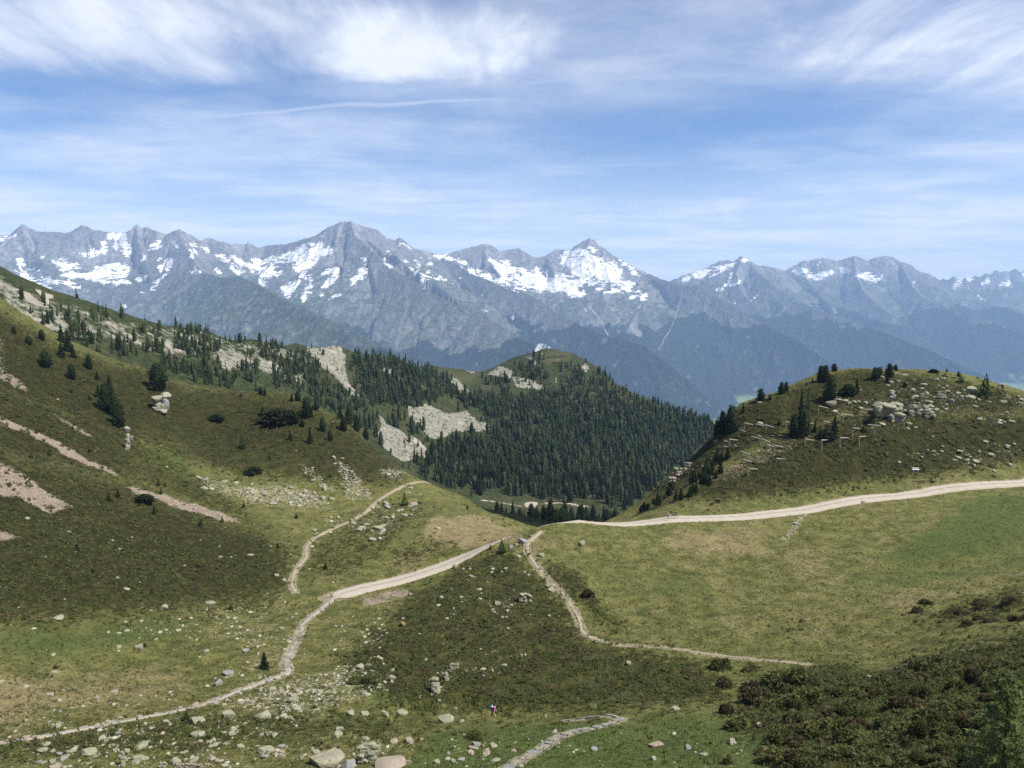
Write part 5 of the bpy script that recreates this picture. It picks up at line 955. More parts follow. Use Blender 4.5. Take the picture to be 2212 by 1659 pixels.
for a in [
 (1990,889,60,30,'largest pale lichen-covered outcrop block on the rocky hill, overhanging at one end'), (1922,890,60,46,'broken grey-green rock face left of the largest outcrop block'), (1905,878,26,20,'upper ledge of the broken rock face'), (1940,905,30,16,'lower ledge of the broken rock face','k'),
 (2023,883,16,9,'flat pale block right against the largest outcrop'), (2034,889,9,7,'small square block at the tip of the largest outcrop'),
 (2100,839,23,20,'tilted boulder left of the big larch with a dark hollow beneath'), (2097,857,23,12,'long pale slab under the tilted boulder'), (2070,848,14,7,'thin pale slab left of the long slab'), (2083,842,11,6,'small slab between the thin slab and the tilted boulder'),
 (2169,866,18,11,'smooth oval boulder right of the big larch'), (2179,857,12,14,'upright pale boulder behind the smooth oval one'), (2203,870,13,8,'pale block low down at the outer hill edge'), (2208,862,12,9,'pale block above the low one at the outer hill edge','k'),
 (2013,817,13,10,'cracked pale boulder in the row below the skyline'), (2038,817,13,10,'rounded yellowish boulder in the row below the skyline'), (2026,818,10,9,'pinkish boulder wedged in the row below the skyline','k'), (2048,812,7,6,'small boulder at the end of the row below the skyline'), (2060,813,14,6,'low wide boulder right of the row below the skyline'),
 (1956,809,17,6,'long flat pale slab on the hill top'), (1937,806,20,5,'thin flat slab beside the pine on the hill top'), (2045,873,9,6,'isolated pale block on the bare mid slope'), (1974,819,9,6,'isolated boulder below the long flat slab'), (2166,834,16,11,'bare pale crag on the skyline near the hill edge','k'),
 (1979,855,20,10,'flat block at the start of the layered rock row above the outcrop'), (1998,855,18,10,'second block of the layered rock row above the outcrop'), (2021,857,11,9,'small pinkish block in the layered rock row','k'), (2036,856,20,12,'thickest block of the layered rock row above the outcrop'), (2047,844,12,7,'pale stone just above the layered rock row'), (2034,847,22,5,'thin ledge slab above the layered rock row'), (2055,864,14,12,'squarish grey block ending the layered rock row','g'), (2079,861,10,7,'small pale block under the tilted boulder slab'), (1928,854,15,15,'grey pointed rock above the broken rock face','g'), (1846,867,10,8,'left block of the boulder line under the dark bush'), (1857,867,13,9,'biggest block of the boulder line under the dark bush'), (1871,869,9,12,'upright block ending the boulder line under the dark bush'), (1834,869,8,8,'smallest block of the boulder line under the dark bush'), (1907,813,12,9,'pale block between the pines near the hill top'), (1925,824,13,6,'flat stone just right of the dark spruce near the hill top'), (1939,822,14,6,'flat pale stone on the upper slope under the skyline pines'), (1915,822,9,7,'stone at the foot of the full skyline pine'), (1992,838,12,5,'dark-edged flat stone on the bare upper slope','g'),
 (2016,942,9,9,'lone upright stone on the green slope under the outcrop','k'), (2117,974,10,8,'grey block at the top of the lower boulder heap'), (2104,1004,9,12,'upright pale block in the lower boulder heap'), (2092,998,10,8,'leaning block in the lower boulder heap','g'), (2019,983,6,8,'small upright pale stone left of the lower boulder heap'), (1995,980,6,7,'small leaning stone furthest left of the lower heap'), (2182,984,10,6,'flat pale stone right of the lower boulder heap'), (1978,922,9,6,'half-buried stone below the largest outcrop','k'),
 (1797,869,30,22,'sloping pale slab beneath the forked pine','k'), (1660,860,10,5,'pale boulder on the skyline by the round pine'), (1640,868,12,7,'yellowish boulder on the skyline left of the round pine'), (1549,952,10,9,'pale block at the foot of the dark edge pines'), (1470,1020,26,18,'crumbling pale crag on the shaded flank'), (1487,1004,18,12,'upper block of the crumbling crag on the shaded flank'), (1455,1038,20,16,'rusty lower end of the crumbling crag','k'),
 (341,870,46,42,'pale wedge-shaped outcrop beneath the thick stone pine'), (352,858,20,20,'upper block of the wedge-shaped outcrop','g'), (275,955,17,40,'narrow pale rock rib below the dark column of pines'), (272,925,10,18,'upper end of the narrow pale rock rib'),
 (1258,1172,13,19,'pointed pale stone on the knoll near the road'), (1170,1197,17,16,'slanting pale slab beside the worn knoll trail'), (1189,1273,20,14,'bright block on the crest where the knoll trail forks'), (1182,1265,10,8,'smaller block behind the bright block on the crest','k'), (1135,1292,28,20,'jagged pale rock just below the crest block'), (1074,1302,13,15,'upright lichen rock on the heathy knoll flank'), (1019,1245,16,7,'long pale slab high on the heathy knoll flank'), (1132,1235,9,7,'small dark-edged stone near the top of the knoll','g'),
 (942,1482,30,36,'largest pale slab set in the lower knoll heath'), (980,1440,20,13,'pale boulder at the top of the slab cluster in the heath'), (967,1462,18,18,'middle boulder of the slab cluster in the heath'), (845,1464,17,18,'yellowish boulder beside the two dark bushes'), (775,1440,20,14,'round whitish boulder at the knoll foot'), (797,1437,13,9,'small whitish boulder next to the round one'), (1359,1432,12,12,'leaning pale stone in the dark heath below the trail'), (870,1346,12,14,'rust-orange slab in the heath','o'),
 (962,1553,38,20,'whale-backed pale boulder close to the hiker'), (871,1539,28,13,'flat pale boulder left of the whale-backed one'), (755,1540,18,17,'pointed grey boulder in the grass hollow'), (786,1540,22,11,'low boulder right of the pointed grey one'),
 (795,1632,44,36,'tall forked lichen rock in the lower grass'), (840,1652,70,24,'wide pinkish slab at the lower picture edge','k'), (752,1650,34,28,'grey boulder next to the wide pinkish slab','g'), (884,1600,20,16,'pinkish triangular stone in the grass','k'), (910,1597,12,6,'small orange stone beside the triangular one','o'),
 (1416,1610,36,11,'low brownish slab in the green grass right of the flagged path','k'), (1411,1637,14,13,'pointed whitish stone in the green grass'), (1458,1531,22,12,'whitish stone at the edge of the rhododendron'), (979,1642,12,11,'whitish block near the foot of the flagged path'), (942,1645,16,13,'rounded pale block left of the whitish one'), (1110,1622,12,6,'flat brown stone beside the flagged path','k'), (1044,1611,8,6,'small orange stone in the grass left of the flagged path','o'), (1071,1643,26,8,'low yellowish slab left of the flagged path'),
 (697,1640,86,36,'huge tilted pale boulder with a dark overhang'), (299,1396,25,15,'large white boulder on the valley floor'), (256,1398,15,9,'smaller boulder left of the large white one'), (352,1310,18,12,'yellow lichen boulder at the heath edge'), (455,1302,30,10,'flat yellowish slab at the heath edge'),
 (567,1544,38,22,'big rounded boulder below the stony path'), (492,1544,33,18,'angular boulder left of the big rounded one'), (633,1511,27,16,'tilted slab right of the big rounded boulder'), (637,1531,25,14,'pale slab under the tilted one'), (688,1494,20,14,'upright boulder among the stones by the heath'), (428,1586,37,14,'long yellowish slab between path and grass'), (305,1609,30,18,'grey-green boulder in the lower grass'), (265,1640,22,38,'tall yellow lichen rock standing in the grass'), (192,1626,40,17,'broad lichen slab in the lower heath'), (87,1621,26,8,'thin pale slab in the lower heath'), (93,1608,28,7,'flat stone above the thin pale slab'), (217,1597,22,13,'whitish boulder between two flat slabs'), (299,1637,32,11,'long yellow slab right of the tall lichen rock'), (382,1644,23,10,'pale slab at the lower edge among tufts'), (412,1655,76,10,'long pinkish ledge at the lower picture edge','k'), (350,1653,18,12,'angular block left of the long pinkish ledge'), (112,1644,18,11,'pale block above the reddish bushes'), (577,1623,44,8,'long thin pale slab near the huge boulder'), (397,1625,22,7,'thin pale slab in short grass'), (520,1613,20,7,'yellowish slab in short grass'), (727,1587,24,16,'yellow lichen boulder above the huge tilted one'),
 (469,1475,20,14,'dark-shadowed boulder among the scree stones','g'), (530,1404,17,11,'grey boulder high in the stone field','g'), (445,1406,13,8,'small grey boulder in the stone field','g'), (490,1454,27,13,'bluish-grey slab in the stone field','g'), (608,1357,16,10,'round boulder just left of the stony path'), (547,1383,12,9,'pale block in the middle of the stone field'), (466,1333,9,11,'upright pale stone at the top of the stone field'), (117,1452,16,7,'pale stone under the tiny valley conifer'), (105,1500,20,6,'reddish slab on the grassy valley floor','k'), (206,1508,15,8,'whitish stone on the grassy valley floor'), (245,1494,22,6,'flat tan stone on the grassy valley floor','k'), (122,1335,24,13,'pale boulder where heath meets valley grass'), (327,1590,15,10,'small block beside the grey-green boulder'), (358,1560,17,10,'block at the edge of the stony path'), (425,1556,36,14,'cluster stone filling the path edge below the young larch'), (532,1513,18,9,'pale stone on the uphill side of the stony path'),
 (475,1203,10,6,'lone pale stone on the lower heath slope'), (597,1242,13,8,'white stone beside the earth path'), (614,1252,12,8,'second white stone beside the earth path, a little lower'), (271,1272,15,8,'pale stone in the heath above the valley grass'), (259,1185,12,7,'pale stone high on the lower heath slope'), (95,1202,10,6,'pale stone under the pinkish scree'),
 (1130,1168,24,12,'long grey edging boulder along the gravel road','g'), (1149,1158,14,8,'pale edging block along the gravel road'), (1104,1180,13,8,'lowest edging block along the gravel road','g'), (1116,1175,9,7,'small edging block between the grey and the lowest one')]:
    boulder(*a)

# smaller stones: the larger ones as things, the rest as one mass
RM = MA['rocky']; rs = np.random.default_rng(23); lst = []
n_ = 70000; sx_, sy_ = rs.uniform(-40, 2250, n_), rs.uniform(790, 1659, n_)
pr = RM.at(sx_, sy_); pr = np.maximum(pr ** 1.2, 0.014 * (sy_ > 1120) * (sx_ < 1300) + 0.005 * (sy_ > 800)) * sstep(vnoise(sx_ / 45, sy_ / 22, 151), 0.25, 0.7)
for i in np.nonzero(rs.random(n_) < pr * 0.75)[0]:
    h_ = hit(sx_[i], sy_[i], ground)
    if not h_: continue
    p = h_[0]
    if rs.random() > min(1.0, (p.length / 150) ** 1.6 + 0.25): continue
    lst.append(((0.13 + 0.55 * rs.random() ** 3.5) * (1 + 1.5 * sstep(p.y, 120, 175)), p, h_[1], sx_[i], sy_[i]))
lst.sort(key=lambda q: -q[0] / q[1].length)
def where(px, py):
    if px > 1700: return 'small pale stone in the scattered blocks of the rocky hill', 'small stones on the rocky hill'
    if py > 1535: return 'small lichen stone in the lower grass near the camera', 'small stones in the lower grass'
    if px < 900 and py < 1110: return 'small pale block in the stone band on the heath slope', 'small stones of the heath slope band'
    if px > 700: return 'small pale stone in the heath on the knoll flank', 'small stones on the knoll'
    return 'small pale stone in the stone field beside the stony path', 'small stones by the stony path'
for s, p, n, a, b_ in lst[:130]:
    o = mesh_obj('stone', random.choice(ROCKS[random.choice('pppgk')])); o.scale = (s * 1.5, s * 1.15, s * 0.8); o.location = p + Vector((0, 0, s * .1)); o.rotation_euler = (rs.uniform(-.3, .3), rs.uniform(-.3, .3), rs.uniform(0, 6.28))
    lb, g = where(a, b_); tag(o, lb, 'stone', g)
small_ = []
for i in range(6):
    bm = bmesh.new(); bmesh.ops.create_icosphere(bm, subdivisions=1, radius=0.5)
    r_ = np.random.default_rng(70 + i); v = np.array([q.co for q in bm.verts]) * (0.75 + 0.5 * r_.random((12 if False else len(bm.verts), 1))); f = np.array([[q.index for q in fc.verts] for fc in bm.faces]); bm.free()
    small_.append((v, f))
VV, FF, SS = [], [], []; off = 0
for s, p, n, a, b_ in lst[130:7000]:
    v, f = small_[int(rs.integers(6))]; an = rs.uniform(0, 6.28); ca, sa = math.cos(an), math.sin(an)
    x = v[:, 0] * s * 1.5; y = v[:, 1] * s * 1.1
    VV.append(np.stack([x * ca - y * sa + p.x, x * sa + y * ca + p.y, v[:, 2] * s * 0.75 + p.z + 0.05 * s], -1)); FF.append(f + off); off += len(v); SS.append(np.full(len(v), rs.random()))
m_ss, t, b = material('small_stones'); sh = t.attr('shade').outputs['Fac']; pos = t.new('ShaderNodeNewGeometry').outputs['Position']
c = t.mix(sh, (0.15, 0.145, 0.11), (0.34, 0.325, 0.24)); c = t.mix(t.step(t.noise(pos, 5, 3), 0.5, 0.7), c, (0.28, 0.275, 0.18)); t.put(b.inputs['Base Color'], c)
so = mesh_obj('scattered_stones', mesh_from('scattered_stones', np.vstack(VV), np.vstack(FF), np.concatenate(SS), m_ss)); kind(so, 'stuff')
print('STONES', len(lst))

# flagstones of the path at the bottom: parts of the path
FL = densify(TRAIL_F, 0.2); sarc = np.cumsum(np.r_[0, np.linalg.norm(np.diff(FL, axis=0), axis=1)]); tot = sarc[-1]; s_ = 0.0; k = 0
while s_ < tot - 0.3:
    ln = random.uniform(0.7, 1.25); i = int(np.searchsorted(sarc, min(s_ + ln / 2, tot - 0.01))); i = min(i, len(FL) - 2)
    tx, ty = FL[i + 1] - FL[i]; l = math.hypot(tx, ty) or 1; tx /= l; ty /= l
    wd = random.uniform(0.62, 0.95) if s_ < tot * 0.72 else random.uniform(0.4, 0.6)
    n = random.choice((5, 6, 7)); ox = random.uniform(-.08, .08); bm = bmesh.new(); ring = []
    for q in range(n):
        a = 2 * math.pi * (q + random.uniform(-.2, .2)) / n; r_ = random.uniform(.86, 1.08); u, v = math.cos(a) * ln * .56 * r_, math.sin(a) * wd * .60 * r_
        u = max(-ln * .48, min(ln * .48, u * 1.15)); v = max(-wd * .5, min(wd * .5, v * 1.12))
        x = FL[i][0] + tx * u - ty * (v + ox); y = FL[i][1] + ty * u + tx * (v + ox); ring.append((x, y))
    zc = [float(HA(np.array([x]), np.array([y]))[0]) for x, y in ring]; tilt = random.uniform(0.02, 0.09)
    top = [bm.verts.new((x, y, z + tilt + random.uniform(0, .03))) for (x, y), z in zip(ring, zc)]; bot = [bm.verts.new((x, y, z - 0.22)) for (x, y), z in zip(ring, zc)]
    bm.faces.new(top)
    for q in range(n): bm.faces.new((top[q], bot[q], bot[(q + 1) % n], top[(q + 1) % n]))
    bmesh.ops.recalc_face_normals(bm, faces=bm.faces); me = bpy.data.meshes.new('flagstone'); bm.to_mesh(me); bm.free()
    mesh_obj('flagstone', me, random.choice((m_gs, m_gs, m_ps, m_st)), path_f); s_ += ln * 0.98
def path_stones(root, line, n, spread, lo, hi):
    L = densify(line, 0.3)
    for _ in range(n):
        i = random.randrange(1, len(L) - 1); tx, ty = L[i + 1] - L[i]; l = math.hypot(tx, ty) or 1
        v = random.uniform(-spread, spread); x, y = L[i][0] - ty / l * v, L[i][1] + tx / l * v; z = float(HA(np.array([x]), np.array([y]))[0])
        s = random.uniform(lo, hi); o = mesh_obj('stone', random.choice(ROCKS[random.choice('pgk')]), None, root); o.location = (x, y, z + 0.02); o.scale = (s * 1.4, s, s * 0.5); o.rotation_euler = (0, 0, random.uniform(0, 6.28))
path_stones(path_e, TRAIL_E, 150, 0.75, 0.2, 0.75); path_stones(path_k, TRAIL_K, 50, 0.55, 0.12, 0.45)

# timbers set across the gravel road to lead water off
m_tim = plain('weathered_timber', (0.30, 0.275, 0.235), 0.9, 0.3, 5)
def bar(name, a, b_, w_, h_, mat, parent=None):
    a, b_ = Vector(a), Vector(b_); d = b_ - a; L = d.length; bm = bmesh.new(); bmesh.ops.create_cube(bm, size=1)
    for v in bm.verts: v.co = (v.co.x * L, v.co.y * w_, v.co.z * h_)
    bmesh.ops.bevel(bm, geom=bm.edges[:], offset=min(w_, h_) * .18, segments=1, affect='EDGES')
    me = bpy.data.meshes.new(name); bm.to_mesh(me); bm.free(); o = mesh_obj(name, me, mat)
    M = d.to_track_quat('X', 'Z').to_matrix().to_4x4(); M.translation = (a + b_) / 2
    if parent: o.parent = parent; o.matrix_parent_inverse = Matrix.Identity(4); o.matrix_basis = Matrix.Translation(-parent.location) @ M
    else: o.matrix_basis = M
    return o
for (x1, y1, x2, y2, lb) in ((1743,1107,1772,1093,'timber water bar set slantwise across the gravel road above the stony gully'), (2126,1054,2146,1044,'timber water bar across the gravel road near the outer bend')):
    a, b_ = hit(x1, y1)[0], hit(x2, y2)[0]; r_ = empty('water_bar', (a + b_) / 2)
    off_ = Vector((0.16, 0.05, 0.05)); bar('timber', a + off_, b_ + off_, 0.12, 0.18, m_tim, r_); bar('timber', a - Vector((0.16, 0.05, -0.05)), b_ - Vector((0.16, 0.05, -0.05)), 0.12, 0.18, m_tim, r_)
    tag(r_, lb, 'drain')

# ------------------------------------------------------------------ wooden snow supports on the rocky hill
def z4(x, y): return 1536.1 + x / 5.04, 768.0 + y / 5.04
GF = 'wooden snow supports on the rocky hill'
for (x1, y1, x2, y2, xp, yb, lb) in [
 (1345,470,1465,492,1350,555,'topmost wooden post and beam, beside the forked pine'), (1170,545,1275,575,1168,632,'wooden post and beam left of the topmost one'), (1430,635,1540,652,1437,740,'post and level beam below the topmost one'),
 (1660,585,1760,585,1708,672,'T-shaped post with drooping arms left of the rock face'), (1700,752,1845,762,1780,868,'widest T-shaped post with a bright beam end, under the rock face'), (1545,785,1620,800,1540,890,'tall post with a short beam next to the green young larch'),
 (1610,880,1685,880,1612,990,'T-shaped post at the far end of the lowest middle row'), (1400,893,1495,897,1403,1010,'third T-shaped post of the lowest middle row'), (1195,920,1290,918,1205,1030,'second T-shaped post of the lowest middle row'), (1015,905,1120,925,1025,985,'first beam of the lowest middle row, on orange soil'),
 (1220,710,1300,735,1215,812,'tall post with a sloping beam right of the spruce clump'), (1035,730,1110,742,1045,795,'low beam just right of the spruce clump'), (810,715,850,728,815,770,'short beam sticking out left of the spruce clump'),
 (360,733,460,755,360,802,'upper left post and beam near the hill edge'), (485,745,580,768,485,800,'beam right of the upper left post'), (575,750,680,782,600,815,'third beam of the upper left row'), (315,800,455,875,305,878,'long steep beam on a post at the hill edge'),
 (440,880,550,912,435,940,'long beam continuing the steep one'), (505,870,550,885,510,905,'short beam above the long continuing one'), (550,905,640,945,540,992,'sloping beam on a tall post amid the lower left group'), (600,962,690,1000,605,1015,'sloping beam downhill of the tall lower left post'),
 (680,975,795,1000,690,1020,'beam ending at the orange soil edge'), (195,910,290,922,200,992,'T-shaped post at the outermost hill edge'), (140,925,200,940,150,960,'short beam left of the outermost T-shaped post'), (130,985,195,1000,135,1020,'short low beam under the outermost T-shaped post'), (245,968,300,1000,250,1010,'short steep beam right of the outermost post'),
 (320,1038,485,1100,318,1118,'longest sloping beam on a post above the orange soil'), (340,1130,445,1157,345,1175,'beam lying low under the longest one'), (708,1120,815,1128,712,1150,'bright level beam alone on the orange soil'), (405,1225,505,1240,405,1322,'lowest post and beam near the meadow')]:
    (ax, ay), (bx, by), (cx2, cy2) = z4(x1, y1), z4(x2, y2), z4(xp, yb)
    h_ = hit(cx2, cy2, ground)
    if not h_: continue
    p = h_[0]; d = p.y
    def at(px, py, yy): return Vector(P(px, py, yy))
    A_, B_ = at(ax, ay, d - 0.05), at(bx, by, d - 0.05)
    if (cx2 - ax) < 0.3 * (bx - ax):
        e_ = hit(bx, by, ground)
        if e_ and 0 < e_[0].y - d < 9: B_ = e_[0] + Vector((0, 0.25, 0.02))
    T_ = at(cx2, min(ay + (by - ay) * max(0, min(1, (cx2 - ax) / (bx - ax + 1e-6))), cy2 - 3), d)
    root = empty('snow_support', p)
    bar('post', p - Vector((0, 0, 0.4)), T_, 0.17, 0.17, m_tim, root); bar('beam', A_ + Vector((0, -0.19, 0)), B_ + Vector((0, -0.19, 0)), 0.24, 0.24, m_tim, root)
    bar('brace', p + Vector((0, 1.1, 0.1)), p.lerp(T_, 0.72), 0.10, 0.10, m_tim, root)
    tag(root, lb, 'snow support', GF)

# avalanche barriers on the grassy top of the wooded hill
m_dk = plain('dark_timber', (0.05, 0.042, 0.036), 0.9, 0.3, 3)
for (xa, ya, xb, yb, lb) in [(445,198,690,178,'upper dark timber barrier along the grassy top of the wooded hill'), (515,272,700,264,'lower dark timber barrier along the grassy top of the wooded hill')]:
    a, b_ = hit(1106 + xa / 6, 740.6 + ya / 6, hill), hit(1106 + xb / 6, 740.6 + yb / 6, hill)
    if not a or not b_: continue
    a, b_ = a[0], b_[0]; root = empty('avalanche_barrier', a); n = 9
    for k in range(n + 1):
        q = a.lerp(b_, k / n); g = drop(q.x, q.y, hill) or q; bar('post', g - Vector((0, 0, .5)), g + Vector((0, .5, 2.3)), 0.25, 0.25, m_dk, root)
    for zz_ in (0.5, 1.0, 1.5, 2.0):
        for k in range(n):
            q0, q1 = a.lerp(b_, k / n), a.lerp(b_, (k + 1) / n); g0, g1 = drop(q0.x, q0.y, hill) or q0, drop(q1.x, q1.y, hill) or q1
            bar('rail', g0 + Vector((0, .1 * zz_ - .3, zz_)), g1 + Vector((0, .1 * zz_ - .3, zz_)), 0.16, 0.32, m_dk, root)
    tag(root, lb, 'barrier')

# white bench on the slope
h_ = hit(1978, 1018, ground)[0]; root = empty('bench', h_); wm = plain('white_paint', (0.78, 0.78, 0.76), 0.5, 0.05, 4); gm = plain('grey_metal', (0.34, 0.35, 0.37), 0.5, 0.1, 4)
for s in (-0.6, 0.6): bar('leg', h_ + Vector((s, 0, -.3)), h_ + Vector((s, 0, .42)), .08, .3, gm, root); bar('support', h_ + Vector((s, .2, .38)), h_ + Vector((s, .28, .9)), .06, .06, gm, root)
for k in range(3): bar('seat_plank', h_ + Vector((-.85, -.2 + .16 * k, .45)), h_ + Vector((.85, -.2 + .16 * k, .45)), .13, .06, wm, root)
bar('backrest', h_ + Vector((-.85, .24, .75)), h_ + Vector((.85, .24, .75)), .05, .2, wm, root)
tag(root, 'white bench standing alone on the grassy slope above the gravel road', 'bench')

# ------------------------------------------------------------------ shrubs and heath
m_rho, t, b = material('rhododendron_leaves')
sh = t.attr('shade').outputs['Fac']; oi = t.new('ShaderNodeObjectInfo').outputs['Random']; p = t.new('ShaderNodeTexCoord').outputs['Object']
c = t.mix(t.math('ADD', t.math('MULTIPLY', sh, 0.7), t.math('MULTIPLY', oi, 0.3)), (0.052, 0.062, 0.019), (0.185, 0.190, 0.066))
c = t.mix(t.math('MULTIPLY', t.step(t.noise(p, 3.5, 3), 0.58, 0.70), t.step(oi, 0.45, 0.95)), c, (0.115, 0.068, 0.042)); t.put(b.inputs['Base Color'], c); leafy(t, b, 0.35)
m_red, t, b = material('alpenrose_bloom')
sh = t.attr('shade').outputs['Fac']; p = t.new('ShaderNodeTexCoord').outputs['Object']
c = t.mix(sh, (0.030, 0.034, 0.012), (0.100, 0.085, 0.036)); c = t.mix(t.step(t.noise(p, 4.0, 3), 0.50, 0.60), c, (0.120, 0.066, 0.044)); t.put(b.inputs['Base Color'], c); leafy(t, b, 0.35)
m_hs, t, b = material('heath_tufts')
sh = t.attr('shade').outputs['Fac']; pos = t.new('ShaderNodeNewGeometry').outputs['Position']
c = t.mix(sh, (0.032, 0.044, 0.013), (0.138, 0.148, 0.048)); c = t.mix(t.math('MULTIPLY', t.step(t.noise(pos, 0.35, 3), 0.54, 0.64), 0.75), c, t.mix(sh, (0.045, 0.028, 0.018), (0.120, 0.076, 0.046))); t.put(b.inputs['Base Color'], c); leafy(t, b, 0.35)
def shrub(seed, n, s):
    r = np.random.default_rng(seed); V, Fa, Sh = [], [], []
    lob = [(r.uniform(-.28, .28), r.uniform(-.28, .28), r.uniform(.55, 1.0), r.uniform(.22, .36)) for _ in range(6)]
    for i in range(n):
        lx, ly, lz, lr = lob[int(r.integers(6))]; d = r.normal(size=3); d[2] = abs(d[2]); d /= np.linalg.norm(d)
        c = np.array([lx, ly, 0]) + d * np.array([lr, lr, lz]) * (0.75 + .25 * r.random()); up = d + (r.random(3) - .5) * 1.1 + np.array([0, 0, .4]); up /= np.linalg.norm(up)
        w_ = np.cross(up, r.random(3) - .5); w_ /= np.linalg.norm(w_) + 1e-6; q = s * (.6 + .8 * r.random()); i0 = len(V)
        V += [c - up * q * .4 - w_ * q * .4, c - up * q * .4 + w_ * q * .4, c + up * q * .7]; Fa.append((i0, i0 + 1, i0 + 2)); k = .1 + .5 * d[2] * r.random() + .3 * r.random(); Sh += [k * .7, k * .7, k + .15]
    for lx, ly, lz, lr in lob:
        i0 = len(V); V.append((lx, ly, lz * .86)); Sh.append(.30)  # shading painted in: lobe cores paler on top, dark at the foot
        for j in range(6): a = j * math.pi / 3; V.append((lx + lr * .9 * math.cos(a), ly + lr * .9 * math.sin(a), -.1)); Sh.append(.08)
        for j in range(6): Fa.append((i0, i0 + 1 + j, i0 + 1 + (j + 1) % 6))
    return np.array(V, np.float32), np.array(Fa, np.int32), np.array(Sh, np.float32)
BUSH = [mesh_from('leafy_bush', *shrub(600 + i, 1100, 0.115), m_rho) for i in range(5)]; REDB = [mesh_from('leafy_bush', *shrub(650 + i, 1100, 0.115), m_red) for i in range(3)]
def bush(px, py, w_, h, label, red=False, group='rhododendron bushes'):
    q = hit(px, min(py + h * .42, 1690), ground)
    if not q: return
    d = q[0].dot(Vector((0, CP, -SP))); ww, hh = w_ * d / F * 1.25, h * d / F * 1.15
    root = empty('rhododendron_bush', q[0] - Vector((0, 0, hh * .1)), random.uniform(0, 6.28), (ww, ww * .9, hh))
    mesh_obj('stems', BUSH_STEM, None, root); mesh_obj('foliage', random.choice(REDB if red else BUSH), None, root)
    tag(root, label, 'bush', group)
bm = bmesh.new()
for j in range(5):
    a = j * 1.256; bmesh.ops.create_cone(bm, cap_ends=False, segments=4, radius1=.03, radius2=.012, depth=.6, matrix=Matrix.Translation((.12 * math.cos(a), .12 * math.sin(a), .22)) @ Matrix.Rotation(.5, 4, Vector((-math.sin(a), math.cos(a), 0))))
BUSH_STEM = bpy.data.meshes.new('stems'); bm.to_mesh(BUSH_STEM); bm.free(); BUSH_STEM.materials.append(m_bark)
for a in [(1546,1434,50,28,'dark round bush at the lower side of the earth trail'), (1618,1440,33,18,'small bush under the middle of the earth trail'), (1685,1464,76,34,'wide brown bush just below the trail end'), (1742,1467,66,38,'tall dark bush touching the trail end'), (1566,1477,38,24,'reddish bush left of the trail-end bushes',True), (1616,1484,37,24,'reddish bush between two green gaps',True), (1630,1507,56,33,'large red-tipped bush on the green slope',True),
 (1575,1530,33,20,'small red-tipped bush lowest on the green slope',True), (1600,1554,57,27,'wide bush below the red-tipped ones'), (1668,1517,54,30,'bush in the middle of the heath front'), (1748,1507,66,42,'big dense bush in the upper heath'), (1805,1490,40,33,'bush right of the big dense one'), (1988,1437,40,30,'round bush on the rim beside the bare soil'), (2025,1424,33,20,'rounded bush on the rim right of the bare soil'),
 (1766,1587,24,24,'small dark bush surrounded by brown heath'), (1698,1634,47,23,'low bush near the lower heath edge'), (1636,1624,18,14,'tiny bush in the grass by the lower heath'), (798,1464,26,18,'dark round bush above the grassy hollow'), (807,1472,20,13,'dark bush joined to the round one above the hollow'), (769,1470,30,12,'flat dark bush left of the joined pair'), (1020,1587,33,20,'dark bush in the grass below the hiker'), (1272,1279,24,18,'round red-brown bush at the end of the trail spur',True), (1205,1560,40,14,'low brown bush right of the hiker'), (310,1393,9,7,'red-brown tuft beside the large white boulder',True)]:
    bush(*a)
for px, py, w_, h in [(1893,1500,30,24),(1945,1497,28,26),(1990,1487,37,26),(1760,1624,43,26),(1823,1630,57,27),(1573,1644,30,17),(1863,1537,30,27),(1942,1580,67,28),(2008,1547,67,34),(2066,1524,50,28),(2045,1457,40,27),(2110,1457,37,27),(2180,1474,43,30)] + [(random.uniform(1660, 2200), random.uniform(1470, 1650), random.uniform(26, 60), random.uniform(16, 30)) for _ in range(75)] + [(random.uniform(1980, 2212), random.uniform(1290, 1350), random.uniform(16, 34), random.uniform(7, 12)) for _ in range(16)]:
    bush(px, py, w_, h, 'brownish bush in the closed rhododendron heath of the near slope' if py > 1400 else 'low reddish bush on the bank above the near heath', py < 1400 or random.random() < .15, 'bushes of the near heath' if py > 1400 else 'bushes on the bank')
CLEAR = [hit(*k, ground)[0] for k in ((1978, 1018), (1974, 1022), (1983, 1022), (1536, 1093), (1550, 1087), (1065, 1552))]
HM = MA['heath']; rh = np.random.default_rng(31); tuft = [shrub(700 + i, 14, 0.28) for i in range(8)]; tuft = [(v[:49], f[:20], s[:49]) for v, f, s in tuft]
n_ = 90000; hx, hy = rh.uniform(-30, 2240, n_), rh.uniform(640, 1659, n_); pr = HM.at(hx, hy) * sstep(vnoise(hx / 30, hy / 14, 161), 0.12, 0.55)
VV, FF, SS = [], [], []; off = 0; cnt = 0
for i in rh.permutation(np.nonzero(rh.random(n_) < pr)[0]):
    q = hit(hx[i], hy[i], ground)
    if not q: continue
    p = q[0]; d = p.length
    if any((p.x - k.x) ** 2 + (p.y - k.y) ** 2 < 2.6 for k in CLEAR): continue
    if rh.random() > (min(1, (d / 120) ** 2 + .35) * .95 if d < 175 else .36): continue
    v, f, s = tuft[int(rh.integers(8))]; a = rh.uniform(0, 6.28); ca, sa = math.cos(a), math.sin(a); w_ = rh.uniform(.45, 1.15) * (1 + .9 * max(0, min(1, (d - 140) / 80))); h = rh.uniform(.25, .55) * (1 + .7 * max(0, min(1, (d - 140) / 80)))
    VV.append(np.stack([(v[:, 0] * ca - v[:, 1] * sa) * w_ + p.x, (v[:, 0] * sa + v[:, 1] * ca) * w_ + p.y, v[:, 2] * h + p.z - .05], -1)); FF.append(f + off); SS.append(s + rh.uniform(-.15, .25)); off += len(v); cnt += 1
    if cnt > 12500: break
